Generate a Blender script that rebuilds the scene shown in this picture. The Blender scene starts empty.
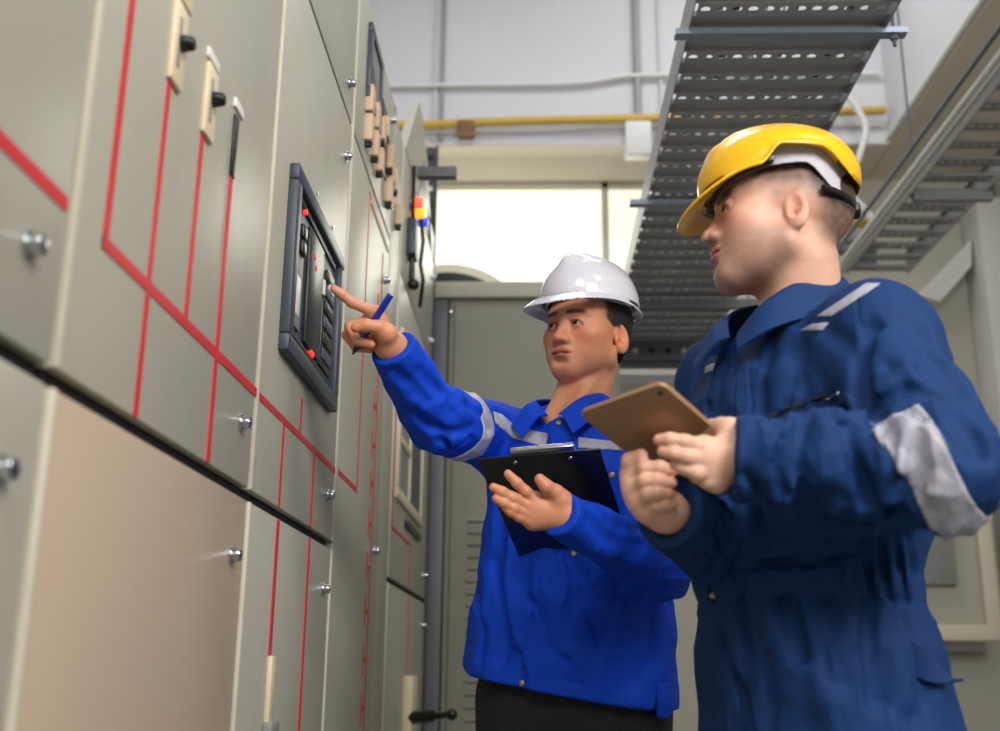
import bpy, bmesh, math, random, time
import numpy as np
from mathutils import Vector, Matrix
random.seed(4)
S = bpy.context.scene
COL = S.collection
T0 = time.time()

# ------------------------------------------------------------------ camera
CF = 1084.88
_p, _y, _r = [math.radians(v) for v in (15.4756, 1.80977, 0.58372)]
CAMZ = 0.95
fw = np.array([-math.sin(_y)*math.cos(_p), math.cos(_y)*math.cos(_p), math.sin(_p)])
_r0 = np.array([math.cos(_y), math.sin(_y), 0.0]); _u0 = np.cross(_r0, fw)
RT = math.cos(_r)*_r0 + math.sin(_r)*_u0
UP = -math.sin(_r)*_r0 + math.cos(_r)*_u0
CC = np.array([0.0, 0.0, CAMZ])
def ray(x, y): return fw + RT*(x-500)/CF + UP*(365.5-y)/CF
def onx(x, y, X): d = ray(x, y); return CC + d*((X-CC[0])/d[0])
def ony(x, y, Y): d = ray(x, y); return CC + d*((Y-CC[1])/d[1])
def onz(x, y, Z): d = ray(x, y); return CC + d*((Z-CC[2])/d[2])
cam = bpy.data.cameras.new('camera'); camo = bpy.data.objects.new('camera', cam); COL.objects.link(camo)
camo.matrix_world = Matrix(((RT[0], UP[0], -fw[0], CC[0]), (RT[1], UP[1], -fw[1], CC[1]), (RT[2], UP[2], -fw[2], CC[2]), (0, 0, 0, 1)))
cam.sensor_width = 36.0; cam.lens = CF/1000*36.0
cam.clip_start = 0.05; cam.clip_end = 60
cam.dof.use_dof = True; cam.dof.focus_distance = 1.99; cam.dof.aperture_fstop = 3.2
S.camera = camo
S.view_settings.view_transform = 'Standard'; S.view_settings.look = 'None'
S.view_settings.gamma = 1; S.view_settings.use_curve_mapping = False
S.view_settings.exposure = 0.0

# ------------------------------------------------------------------ materials
def lin(c):
    return tuple(((v/255)/12.92 if v/255 <= .04045 else ((v/255+.055)/1.055)**2.4) for v in c)
MATS = {}
def mat(name, col, rough=.5, metal=0, var=0.0, vscale=8, bump=0.0, bscale=60, spec=.5, emit=0, coat=0, sss=0, attr=None, sheen=0, stretch=(1, 1, 1), dirt=None):
    """procedural material: base colour (sRGB 0-255) varied by noise, optional bump"""
    if name in MATS: return MATS[name]
    m = bpy.data.materials.new(name); m.use_nodes = True; nt = m.node_tree; N = nt.nodes; L = nt.links
    b = N['Principled BSDF']; c = lin(col)
    b.inputs['Roughness'].default_value = rough; b.inputs['Metallic'].default_value = metal
    b.inputs['Specular IOR Level'].default_value = spec
    b.inputs['Coat Weight'].default_value = coat
    if coat: b.inputs['Coat Roughness'].default_value = .12
    tc = N.new('ShaderNodeTexCoord'); mp = N.new('ShaderNodeMapping'); L.new(tc.outputs['Object'], mp.inputs[0])
    mp.inputs['Scale'].default_value = stretch
    n = N.new('ShaderNodeTexNoise'); n.inputs['Scale'].default_value = vscale; n.inputs['Detail'].default_value = 5
    L.new(mp.outputs[0], n.inputs['Vector'])
    hsv = N.new('ShaderNodeHueSaturation'); mr = N.new('ShaderNodeMapRange')
    L.new(n.outputs['Fac'], mr.inputs[0]); mr.inputs[1].default_value = .3; mr.inputs[2].default_value = .7
    mr.inputs[3].default_value = 1-var; mr.inputs[4].default_value = 1+var
    L.new(mr.outputs[0], hsv.inputs['Value'])
    if attr:
        a = N.new('ShaderNodeVertexColor'); a.layer_name = attr; L.new(a.outputs[0], hsv.inputs['Color'])
    else: hsv.inputs['Color'].default_value = (*c, 1)
    last = hsv.outputs[0]
    if dirt:
        n3 = N.new('ShaderNodeTexNoise'); n3.inputs['Scale'].default_value = dirt[1]; n3.inputs['Detail'].default_value = 8; n3.inputs['Roughness'].default_value = .7
        L.new(mp.outputs[0], n3.inputs['Vector'])
        r3 = N.new('ShaderNodeMapRange'); r3.inputs[1].default_value = .56; r3.inputs[2].default_value = .78; r3.inputs[4].default_value = dirt[2]
        L.new(n3.outputs['Fac'], r3.inputs[0])
        mx = N.new('ShaderNodeMixRGB'); L.new(r3.outputs[0], mx.inputs[0]); L.new(last, mx.inputs[1]); mx.inputs[2].default_value = (*lin(dirt[0]), 1)
        last = mx.outputs[0]
    L.new(last, b.inputs['Base Color'])
    if sss:
        b.inputs['Subsurface Weight'].default_value = sss; b.inputs['Subsurface Radius'].default_value = (.012, .005, .003); b.inputs['Subsurface Scale'].default_value = .6
    if sheen:
        b.inputs['Sheen Weight'].default_value = sheen
    if bump:
        n2 = N.new('ShaderNodeTexNoise'); n2.inputs['Scale'].default_value = bscale; n2.inputs['Detail'].default_value = 4
        L.new(mp.outputs[0], n2.inputs['Vector'])
        bm = N.new('ShaderNodeBump'); bm.inputs['Strength'].default_value = bump; bm.inputs['Distance'].default_value = .01
        L.new(n2.outputs['Fac'], bm.inputs['Height']); L.new(bm.outputs[0], b.inputs['Normal'])
    if emit:
        b.inputs['Emission Color'].default_value = (*c, 1); b.inputs['Emission Strength'].default_value = emit
    MATS[name] = m
    return m
M_CAB = mat('grey_beige_enamel', (176, 174, 160), .38, var=.03, vscale=3, bump=.03, bscale=180, dirt=((140, 128, 104), 5, .35))
M_CABEDGE = mat('cream_edge_enamel', (206, 200, 182), .4, var=.04, vscale=9)
M_TAN = mat('tan_door', (186, 167, 146), .33, var=.05, vscale=2.5, bump=.03, bscale=120, dirt=((150, 140, 130), 2, .5))  # tan tone for one lower door only
M_GAP = mat('black_gasket', (18, 17, 18), .8)
M_RED = mat('red_tape', (204, 40, 50), .45, var=.06, vscale=30)
M_STEEL = mat('polished_steel', (190, 194, 200), .22, 1, var=.05)
M_BEZEL = mat('blue_grey_plastic', (62, 70, 84), .4, var=.04)
M_DARKP = mat('dark_plastic', (34, 37, 44), .35)
M_BLACK = mat('black_plastic', (16, 16, 18), .35)
M_CREAM = mat('cream_plastic', (226, 208, 178), .45, var=.04, vscale=20)
M_PEACH = mat('peach_plastic', (214, 184, 156), .5, var=.05, vscale=20)
M_WHITEP = mat('white_plastic', (232, 230, 226), .4)
M_GREYP = mat('grey_plastic', (140, 142, 140), .5, var=.05)
M_GALV = mat('galvanised_tray_steel', (140, 140, 138), .5, .2, var=.12, vscale=14)
M_STRUT = mat('blue_grey_strut_steel', (150, 162, 180), .45, .3, var=.06, vscale=25, dirt=((120, 84, 70), 9, .35))
M_WALL = mat('white_wall_paint', (205, 205, 208), .8, var=.03, vscale=1.2, bump=.06, bscale=30)
M_WALLW = mat('off_white_wall_paint', (184, 180, 168), .8, var=.04, vscale=1.5, bump=.05, bscale=30)
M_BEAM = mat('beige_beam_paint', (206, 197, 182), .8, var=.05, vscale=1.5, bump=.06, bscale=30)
M_CEIL = mat('ceiling_paint', (190, 190, 190), .85, var=.02)
M_FLOOR = mat('grey_epoxy_floor', (122, 124, 120), .35, var=.08, vscale=2, bump=.02)
M_DKPOST = mat('slate_grey_post', (98, 100, 108), .5, var=.04)
M_LOUV = mat('olive_grey_enamel', (134, 134, 122), .5, var=.04, vscale=2, bump=.02, bscale=150)
M_YELLOW = mat('yellow_pipe_paint', (198, 164, 72), .45, var=.08, vscale=12)
M_PIPEW = mat('white_pipe', (214, 214, 210), .5)
M_PIPEG = mat('grey_conduit', (150, 150, 152), .5, var=.05)
M_BROWN = mat('brown_bracket', (120, 82, 48), .6)
M_ENCL = mat('cream_enclosure', (214, 206, 184), .45, var=.04, vscale=4)

# ------------------------------------------------------------------ mesh helpers
class MB:
    def __init__(s): s.bm = bmesh.new()
    def box(s, lo, hi, bev=0, seg=2):
        lo = [float(v) for v in lo]; hi = [float(v) for v in hi]
        b = bmesh.new(); r = bmesh.ops.create_cube(b, size=1)
        for v in b.verts:
            v.co = Vector([(lo[i]+hi[i])/2 + v.co[i]*(hi[i]-lo[i]) for i in range(3)])
        if bev: bmesh.ops.bevel(b, geom=list(b.edges), offset=min(bev, .45*min(hi[i]-lo[i] for i in range(3))), segments=seg, affect='EDGES', profile=.5)
        s._add(b); return s
    def _add(s, b, M=None):
        if M is not None: bmesh.ops.transform(b, matrix=M, verts=b.verts)
        me = bpy.data.meshes.new('t'); b.to_mesh(me); b.free(); s.bm.from_mesh(me); bpy.data.meshes.remove(me)
    def cyl(s, a, b_, r1, r2=None, n=20, bev=0, cap=True):
        a = Vector(a); b_ = Vector(b_); r2 = r1 if r2 is None else r2; d = b_-a; L = d.length
        b = bmesh.new(); bmesh.ops.create_cone(b, cap_ends=cap, segments=n, radius1=r1, radius2=r2, depth=L)
        if bev:
            es = [e for e in b.edges if abs(e.verts[0].co.z-e.verts[1].co.z) < 1e-6]
            bmesh.ops.bevel(b, geom=es, offset=bev, segments=2, affect='EDGES', profile=.5)
        M = Matrix.Translation((a+b_)/2) @ d.to_track_quat('Z', 'Y').to_matrix().to_4x4()
        s._add(b, M); return s
    def sph(s, c, r, sc=(1, 1, 1), n=16):
        b = bmesh.new(); bmesh.ops.create_uvsphere(b, u_segments=n*2, v_segments=n, radius=r)
        s._add(b, Matrix.Translation(Vector(c)) @ Matrix.Diagonal((*sc, 1))); return s
    def tube(s, pts, r, n=12):
        pts = [Vector(p) for p in pts]; rings = []
        up = Vector((0, 0, 1))
        for i, p in enumerate(pts):
            t = (pts[min(i+1, len(pts)-1)]-pts[max(i-1, 0)]).normalized()
            if i == 0:
                u = t.cross(up)
                if u.length < .1: u = t.cross(Vector((1, 0, 0)))
                u.normalize()
            else: u = (u - t*u.dot(t)).normalized()
            w = t.cross(u); rr = r[i] if isinstance(r, (list, tuple)) else r
            rings.append([s.bm.verts.new(p+(u*math.cos(k*2*math.pi/n)+w*math.sin(k*2*math.pi/n))*rr) for k in range(n)])
        for i in range(len(rings)-1):
            for k in range(n): s.bm.faces.new((rings[i][k], rings[i][(k+1) % n], rings[i+1][(k+1) % n], rings[i+1][k]))
        s.bm.faces.new(rings[0][::-1]); s.bm.faces.new(rings[-1]); return s
    def prism(s, pts, vec):
        """closed polygon (3D points) pushed along vec"""
        a = [s.bm.verts.new(Vector(p)) for p in pts]; b = [s.bm.verts.new(Vector(p)+Vector(vec)) for p in pts]; n = len(a)
        s.bm.faces.new(a[::-1]); s.bm.faces.new(b)
        for i in range(n): s.bm.faces.new((a[i], a[(i+1) % n], b[(i+1) % n], b[i]))
        return s
    def build(s, name, m, parent=None, smooth=True, angle=40):
        bmesh.ops.recalc_face_normals(s.bm, faces=s.bm.faces)
        if smooth:
            for f in s.bm.faces: f.smooth = True
            lim = math.radians(angle)
            for e in s.bm.edges:
                if len(e.link_faces) == 2 and e.calc_face_angle() > lim: e.smooth = False
        me = bpy.data.meshes.new(name); s.bm.to_mesh(me); s.bm.free(); me.materials.append(m)
        o = bpy.data.objects.new(name, me); COL.objects.link(o)
        if parent is not None:
            o.parent = parent; o.matrix_parent_inverse = WORLD_INV(parent)
        return o
def WORLD_INV(p):
    M = Matrix.Identity(4); q = p; chain = []
    while q is not None: chain.append(q); q = q.parent
    for q in reversed(chain): M = M @ q.matrix_parent_inverse @ q.matrix_basis
    return M.inverted()
def tag(o, label=None, cat=None, group=None, kind=None):
    if label: o['label'] = label
    if cat: o['category'] = cat
    if group: o['group'] = group
    if kind: o['kind'] = kind
    return o
def thing(name, loc, label, cat, group=None):
    o = bpy.data.objects.new(name, None); COL.objects.link(o); o.location = loc; o.empty_display_size = .05
    return tag(o, label, cat, group)
def struct(o): o['kind'] = 'structure'; return o

# ------------------------------------------------------------------ room shell
YB, ZC = 5.4, 5.2
struct(MB().box((-1.6, -2.6, -.1), (2.6, 6.1, 0)).build('floor', M_FLOOR))
struct(MB().box((-1.6, -2.6, ZC), (2.6, 6.1, ZC+.1)).build('ceiling', M_CEIL))
struct(MB().box((-1.7, -2.6, 0), (-1.6, 6.1, ZC)).build('wall_left', M_WALL))
struct(MB().box((2.6, -2.6, 0), (2.7, 6.1, ZC)).build('wall_right', M_WALLW))
struct(MB().box((-1.7, -2.7, 0), (2.7, -2.6, ZC)).build('wall_front', M_WALL))
# back wall with a window opening under the cross beam
WX0, WX1, WZ0, WZ1, YW = -1.1, .78, 2.75, 3.7, 5.85
struct(MB().box((-1.6, YW, 0), (2.6, YW+.15, WZ0)).box((-1.6, YW, WZ0), (WX0, YW+.15, ZC)).box((WX1, YW, WZ0), (2.6, YW+.15, ZC)).box((WX0, YW, WZ1), (WX1, YW+.15, ZC)).build('wall_back', M_WALLW))
struct(MB().box((-1.6, YB, 3.7), (2.6, YW, ZC)).build('trim_1', M_WALL))            # deep white cross beam
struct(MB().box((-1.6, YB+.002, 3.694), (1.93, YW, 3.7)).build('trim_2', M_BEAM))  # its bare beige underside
struct(MB().box((1.93, -1.0, 3.7), (2.6, YB-.002, ZC)).build('trim_3', M_WALL))     # beam along the right wall
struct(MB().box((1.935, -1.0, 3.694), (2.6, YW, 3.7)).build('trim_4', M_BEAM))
# window: frame, mullions and a bright translucent pane
wf = MB()
for x in (WX0+.02, .42, WX1-.02): wf.box((x-.02, YW+.03, WZ0), (x+.02, YW+.09, WZ1), .004)
for z in (WZ0+.02, WZ1-.02): wf.box((WX0, YW+.03, z-.02), (WX1, YW+.09, z+.02), .004)
win = struct(wf.build('window_1', M_CABEDGE))
mp_ = bpy.data.materials.new('frosted_daylit_pane'); mp_.use_nodes = True
_b = mp_.node_tree.nodes['Principled BSDF']; _b.inputs['Base Color'].default_value = (.9, .9, .82, 1)
_n = mp_.node_tree.nodes.new('ShaderNodeTexNoise'); _n.inputs['Scale'].default_value = 1.4
_c = mp_.node_tree.nodes.new('ShaderNodeValToRGB'); _c.color_ramp.elements[0].color = (.62, .62, .44, 1); _c.color_ramp.elements[1].color = (.98, .98, .80, 1)
_c.color_ramp.elements[0].position = .3; _c.color_ramp.elements[1].position = .6
mp_.node_tree.links.new(_n.outputs['Fac'], _c.inputs[0]); mp_.node_tree.links.new(_c.outputs[0], _b.inputs['Emission Color'])
_b.inputs['Emission Strength'].default_value = .88
MB().box((WX0+.01, YW+.055, WZ0+.01), (WX1-.01, YW+.065, WZ1-.01)).build('pane', mp_, win)

# ------------------------------------------------------------------ switchgear
FX = -.42                                       # plane of the door faces
def slab(y0, y1, z0, z1, t=.0, d=.02, bev=.003):
    return MB().box((FX-d, y0, z0), (FX+t, y1, z1), bev)
def knob(parent, y, z):
    o = MB().cyl((FX-.002, y, z), (FX+.004, y, z), .0125, bev=.001).cyl((FX+.003, y, z), (FX+.015, y, z), .0098, .0092, bev=.0018).build('knob', M_STEEL, parent)
    MB().box((FX+.0148, y-.0065, z-.001), (FX+.0154, y+.0065, z+.001)).build('slot', M_GAP, o)
    return o
LN = [0]
def line(parent, pts, w=.009):
    m = MB(); w = w*1.22; LN[0] += 1; hh = .0010+.00025*(LN[0] % 6)
    for (a, b) in zip(pts[:-1], pts[1:]):
        y0, y1 = sorted((a[0], b[0])); z0, z1 = sorted((a[1], b[1]))
        m.box((FX-.001, y0-w/2, z0-w/2), (FX+hh, y1+w/2, z1+w/2)); hh += .00006
    return m.build('mimic_line', M_RED, parent, smooth=False)
SEAM, USEAM, TOP = 1.19, 2.152, 2.588
def cubicle(y0, y1, label, lower=M_CAB, top=TOP, knobs=True, edge=True, gap=.009, tall=False):
    r = thing('switchgear_cabinet', (-.8, (y0+y1)/2, 0), label, 'electrical cabinet', 'row of grey switchgear cabinets')
    MB().box((-1.25, y0+.002, .1), (FX-.024, y1-.002, top-.004), .004).build('body', M_CAB, r)
    MB().box((-1.2, y0+.01, 0), (FX-.06, y1-.01, .1)).build('plinth', M_DARKP, r)
    if not tall: MB().box((FX-.024, y0+.004, SEAM-gap), (FX-.012, y1-.004, SEAM+gap)).build('seam_gasket', M_GAP, r)
    MB().box((FX-.024, y0+.004, USEAM-.006), (FX-.012, y1-.004, USEAM+.006)).build('seam_gasket', M_GAP, r)
    if edge: MB().box((FX-.02, y0+.001, .1), (FX+.002, y0+.012, SEAM-gap), .002).box((FX-.02, y0+.001, SEAM+gap), (FX+.002, y0+.012, top-.01), .002).build('edge_strip', M_CABEDGE, r)
    e = .014
    if tall: dl = dm = slab(y0+e, y1-.003, .12, USEAM-.005).build('door', M_CAB, r)
    else:
        dl = slab(y0+e, y1-.003, .12, SEAM-gap).build('door', lower, r)
        dm = slab(y0+e, y1-.003, SEAM+gap, USEAM-.005).build('door', M_CAB, r)
    du = slab(y0+e, y1-.003, USEAM+.005, top-.004).build('door', M_CAB, r)
    if knobs:
        for z in ((.25,) if tall else (.25, 1.095)): knob(dl, y1-.07, z)
        for z in ((1.24, 2.0) if tall else (1.283, 2.043)): knob(dm, y1-.07, z)
        for z in (2.225, 2.5): knob(du, y1-.07, z)
    return r, dl, dm, du
c1 = cubicle(.215, .90, 'blurred grey switchgear cabinet at the far left edge, nearest the camera')
line(c1[2], [(.3, 1.346), (.885, 1.346)], .011)
c2 = cubicle(.905, 1.583, 'grey switchgear cabinet with a tan lower door and three red branch lines', M_TAN)
d2 = c2[2]
line(d2, [(.98, 2.1), (.98, 1.345), (1.578, 1.345)], .011)
line(d2, [(1.105, 1.6), (1.105, 1.205)]); line(d2, [(1.235, 1.6), (1.235, 1.35)]); line(d2, [(1.369, 1.6), (1.369, 1.205)])
def slide(parent, y, z0, z1):
    o = MB().box((FX-.001, y-.021, z0), (FX+.007, y+.021, z1), .004).build('switch_plate', M_CREAM, parent)
    MB().box((FX+.0065, y-.012, z0+.02), (FX+.008, y-.003, z1-.02), .0005).build('slot', M_GREYP, o)
    MB().cyl((FX+.006, y, z0+.055), (FX+.023, y, z0+.055), .011, .008, n=14, bev=.002).build('switch_knob', M_BLACK, o)
    return o
slide(d2, 1.115, 1.595, 1.70); slide(d2, 1.125, 1.705, 1.81)
slide(d2, 1.245, 1.595, 1.695)
MB().box((FX-.001, 1.225, 1.702), (FX+.004, 1.272, 1.716), .001).build('name_plate', M_WHITEP, d2)
MB().box((FX-.001, 1.36, 1.600), (FX+.004, 1.378, 1.692), .001).build('indicator_bar', M_BLACK, d2)
MB().box((FX-.001, 1.355, 1.702), (FX+.004, 1.398, 1.716), .001).build('name_plate', M_WHITEP, d2)
c3 = cubicle(1.59, 2.268, 'grey switchgear cabinet with the large dark meter panel being pointed at')
d3 = c3[2]
line(d3, [(1.60, 1.345), (2.26, 1.345)], .010); line(d3, [(1.905, 1.41), (1.905, 1.35)], .008)
line(d3, [(1.777, 1.34), (1.777, 1.205)], .009); line(d3, [(2.04, 1.34), (2.04, 1.205)], .008)
line(c3[1], [(1.777, 1.172), (1.782, .968)], .009); line(c3[1], [(2.04, 1.172), (2.04, .2)], .008)
sl = MB().box((FX-.001, 1.772, .86), (FX+.008, 1.80, .962), .003).build('switch_plate', M_CREAM, c3[1])
MB().box((FX, 1.76, .842), (FX+.016, 1.815, .862), .003).build('terminal_clip', M_GREYP, c3[1])
# large meter panel
bz = MB()
Y0, Y1, Z0, Z1 = 1.70, 2.165, 1.448, 1.785
for lo, hi in (((Y0, Z0), (Y1, Z0+.03)), ((Y0, Z1-.03), (Y1, Z1)), ((Y0, Z0+.03), (Y0+.035, Z1-.03)), ((Y1-.035, Z0+.03), (Y1, Z1-.03))):
    bz.box((FX-.001, lo[0], lo[1]), (FX+.018, hi[0], hi[1]), .004)
bez = bz.build('meter_bezel', M_BEZEL, d3)
MB().box((FX-.001, Y0+.034, Z0+.03), (FX+.007, Y1-.034, Z1-.03)).build('meter_face', M_BEZEL, bez)
MB().box((FX+.006, Y0+.04, Z1-.05), (FX+.011, Y1-.06, Z1-.038), .001).build('groove', M_BLACK, bez)
MB().box((FX+.006, Y0+.04, Z0+.036), (FX+.011, Y1-.08, Z0+.048), .001).build('groove', M_BLACK, bez)
MB().box((FX+.006, 1.742, Z0+.06), (FX+.012, 1.80, Z1-.08), .002).build('meter_module', M_GREYP, bez)
for z in (1.64, 1.67): MB().box((FX+.011, 1.755, z), (FX+.02, 1.785, z+.025), .003).build('module_switch', M_BLACK, bez)
MB().box((FX+.011, 1.755, 1.53), (FX+.013, 1.785, 1.60), .001).build('module_label', M_WHITEP, bez)
MB().box((FX+.006, 1.84, Z0+.055), (FX+.014, 1.97, Z1-.06), .003).build('meter_module', M_DARKP, bez)
MB().box((FX+.006, 1.99, Z0+.055), (FX+.012, 2.10, Z1-.09), .003).build('meter_module', M_DARKP, bez)
for i in range(6): MB().box((FX+.011, 2.0, Z0+.07+i*.032), (FX+.015, 2.085, Z0+.092+i*.032), .001).build('keypad_key', M_BLACK if i % 2 else M_BEZEL, bez)
M_LED = mat('lit_red_led', (255, 66, 48), .4, emit=.8)
for y, z in ((1.79, 1.73), (1.885, 1.68), (1.90, 1.665), (1.90, 1.50), (1.915, 1.50)):
    MB().cyl((FX+.008, y, z), (FX+.0155, y, z), .0052, n=12, bev=.001).build('led', M_LED, bez)
MB().box((FX+.008, 2.03, Z1-.085), (FX+.013, 2.09, Z1-.075), .001).build('name_plate', M_CREAM, bez)
MB().box((FX+.012, 1.975, 1.64), (FX+.016, 1.985, 1.67)).box((FX+.012, 2.03, 1.665), (FX+.0165, 2.07, 1.68)).build('module_label', M_WHITEP, bez)
for y, z in ((1.93, 1.83), (2.1, 1.83)): MB().cyl((FX, y, z), (FX+.003, y, z), .004, n=10).build('rivet', M_STEEL, d3)

c4 = cubicle(2.275, 2.955, 'grey switchgear cabinet with red ladder line, small meter and peach switch blocks', tall=True)
d4 = c4[2]
line(d4, [(2.31, 1.35), (2.56, 1.35), (2.56, 2.115), (2.86, 2.115)], .010)
MB().box((FX-.001, 2.58, 2.10), (FX+.003, 2.93, 2.107)).build('cream_strip', M_CREAM, d4)
YL = 2.83
line(d4, [(YL, 2.05), (YL, .2)], .010)
for py in (290, 398, 441, 482, 524, 569, 613, 660, 707):
    z = float(onx(370, py, FX)[2])
    par = d4 if z > SEAM else c4[1]
    w = .008
    MB().box((FX-.001, YL-.062, z-.038), (FX+.0012, YL-.05, z+.038)).box((FX-.001, YL-.05, z-.006), (FX+.0012, YL, z+.006)).build('mimic_symbol', M_RED, par, smooth=False)
# small upper meter
m2 = MB()
for lo, hi in (((2.42, 2.32), (2.63, 2.345)), ((2.42, 2.505), (2.63, 2.53)), ((2.42, 2.345), (2.45, 2.505)), ((2.60, 2.345), (2.63, 2.505))):
    m2.box((FX-.001, lo[0], lo[1]), (FX+.012, hi[0], hi[1]), .003)
m2o = m2.build('meter_bezel', M_BEZEL, c4[3])
MB().box((FX-.001, 2.45, 2.345), (FX+.006, 2.60, 2.505)).build('meter_face', M_GREYP, m2o)
MB().box((FX+.005, 2.47, 2.36), (FX+.009, 2.53, 2.43), .002).build('meter_module', M_BLACK, m2o)
MB().box((FX-.001, 2.70, 2.27), (FX+.003, 2.86, 2.47), .002).build('opening_cover', M_BLACK, c4[3])
# peach switch blocks hanging off the upper door
for (px, py, h) in ((367, 102, .05), (373, 119, .05), (366, 131, .05), (379, 132, .045), (372, 147, .05), (377, 163, .045), (387, 160, .05), (392, 183, .045), (386, 193, .05), (396, 217, .045), (383, 130, .04), (389, 176, .04)):
    q = onx(px, py, FX); y, z = float(q[1]), float(q[2])
    b = MB().box((FX-.001, y-.026, z-h/2-.01), (FX+.02, y+.012, z+h/2+.012), .003).build('switch_block', M_PEACH, c4[3] if z > USEAM else d4)
    MB().cyl((FX, y-.008, z-h/2-.018), (FX+.018, y-.008, z-h/2-.018), .007, n=12).build('terminal_screw', M_DARKP, b)

c5 = cubicle(3.19, 4.30, 'far grey switchgear cabinet with a framed window and black operating handle', edge=True)
MB().box((-1.2, 2.957, .1), (FX-.002, 3.188, TOP-.01), .004).build('filler_strip', M_CAB, c5[0])
d5 = c5[2]
line(d5, [(3.23, 1.75), (3.23, 1.345), (3.74, 1.345), (3.74, 1.205)], .010); line(c5[1], [(3.74, 1.172), (3.74, .93)], .010)
wfz = MB()
Y0, Y1, Z0, Z1 = 3.26, 4.02, 1.44, 1.98
for lo, hi in (((Y0, Z0), (Y1, Z0+.035)), ((Y0, Z1-.035), (Y1, Z1)), ((Y0, Z0+.035), (Y0+.05, Z1-.035)), ((Y1-.05, Z0+.035), (Y1, Z1-.035)), ((3.58, Z0+.035), (3.61, Z1-.035)), ((Y0+.05, 1.62), (3.58, 1.645))):
    wfz.box((FX-.001, lo[0], lo[1]), (FX+.012, hi[0], hi[1]), .003)
wfo = wfz.build('window_frame', M_ENCL, d5)
MB().box((FX-.001, Y0+.05, Z0+.035), (FX+.005, 3.58, Z1-.035)).build('window_pane', M_GREYP, wfo)
MB().box((FX-.001, 3.61, Z0+.035), (FX+.005, Y1-.05, Z1-.035)).build('window_pane', M_BEZEL, wfo)
MB().box((FX, 3.55, 1.385), (FX+.012, 4.0, 1.41), .002).build('name_plate', M_DARKP, d5)
hb = MB().box((FX-.001, 3.68, .66), (FX+.03, 3.84, .915), .004).build('handle_base', M_CREAM, c5[1])
P0, P1 = Vector((FX+.025, 3.70, .785)), Vector((-.255, 3.60, .80))
MB().cyl(P0, P0.lerp(P1, .55), .021, .018, n=16, bev=.003).cyl(P0.lerp(P1, .5), P1, .010, n=12).sph(P1, .018, n=10).build('operating_handle', M_BLACK, c5[1])
# upright chamfered top plate, lamps and relay box on the far cabinet
r6 = thing('cable_riser_hood', (FX-.05, 3.8, 2.6), 'grey chamfered sheet metal hood standing on the far switchgear cabinet', 'cable hood')
MB().prism([(FX-.03, 3.24, 2.59), (FX-.03, 3.58, 2.95), (FX-.03, 3.70, 2.96), (FX-.03, 3.95, 2.86), (FX-.03, 4.2, 2.59)], (.03, 0, 0)).build('side_plate', M_CAB, r6)
MB().prism([(FX-.01, 3.62, 2.60), (FX-.01, 3.80, 2.82), (FX-.01, 4.02, 2.60)], (.012, 0, 0)).build('opening', M_DARKP, r6)
MB().box((-1.1, 3.24, 2.59), (FX-.04, 3.28, 2.75), .004).build('rear_plate', M_DKPOST, r6)
MB().box((FX-.03, 3.80, 2.59), (FX, 4.28, 2.70), .003).build('low_plate', M_CAB, r6)
def lamp(y, z, col, nm, em, lab):
    m = mat('lamp_'+nm, col, .25, emit=em)
    r = thing('indicator_lamp', (FX, y, z), lab, 'indicator lamp', None)
    MB().cyl((FX+.0015, y, z), (FX+.012, y, z), .026, n=20, bev=.002).build('collar', M_STEEL, r)
    MB().cyl((FX+.012, y, z), (FX+.045, y, z), .021, .017, n=20, bev=.004).build('lens', m, r)
def lz(px, py): q = onx(px, py, FX+.03); return float(q[1]), float(q[2])
for (px, py, col, nm, em, lab) in ((419, 203, (255, 70, 50), 'red', 2.2, 'red indicator lamp, top of the three on the far cabinet'), (421, 213, (255, 150, 30), 'amber', 2.0, 'orange indicator lamp between the red and the blue one'), (424, 222, (40, 80, 230), 'blue', .8, 'blue indicator lamp under the orange one')):
    y, z = lz(px, py); lamp(y, z, col, nm, em, lab)
rb = thing('relay_box', (FX, 3.36, 2.3), 'narrow dark grey relay box with cables on the far cabinet', 'relay box')
a = onx(411, 230, FX); b = onx(415, 265, FX)
MB().box((FX+.002, 3.34, 2.26), (FX+.03, 3.43, 2.39), .004).build('case', M_BEZEL, rb)
MB().cyl((FX+.015, 3.39, 2.265), (FX+.015, 3.40, 2.19), .010).sph((FX+.02, 3.41, 2.175), .020, n=10).build('plug', M_BLACK, rb)
MB().tube([(FX+.02, 3.55, 2.50), (FX+.03, 3.58, 2.40), (FX+.02, 3.60, 2.32), (FX+.035, 3.57, 2.25), (FX+.02, 3.63, 2.17)], .007).build('cable', M_BLACK, rb)
MB().tube([(FX+.01, 3.40, 2.60), (FX+.012, 3.39, 2.48), (FX+.015, 3.385, 2.38)], .007).build('cable', M_BLACK, rb)
# dark perforated vertical cable tray at the end of the row
vt = thing('vertical_cable_tray', (-.43, 4.34, 2.5), 'dark perforated vertical cable tray at the end of the cabinet row', 'cable tray')
MB().box((-.60, 4.315, 0), (-.595, 4.345, 3.15)).box((-.425, 4.315, 0), (-.418, 4.345, 3.15)).box((-.6, 4.34, 0), (-.42, 4.345, 3.15)).build('channel', mat('dark_grey_steel', (66, 68, 72), .6), vt)
for i in range(9):
    for x in (-.45, -.50, -.555): MB().cyl((x, 4.338, 2.5+i*.075), (x, 4.3395, 2.5+i*.075), .013, n=12).build('slot', M_PIPEW if (i+int(x*100)) % 3 == 0 else M_GAP, vt)
MB().box((-.45, 3.60, 2.66), (-.28, 3.64, 2.70), .003).build('bracket_arm', M_DKPOST, r6)

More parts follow.
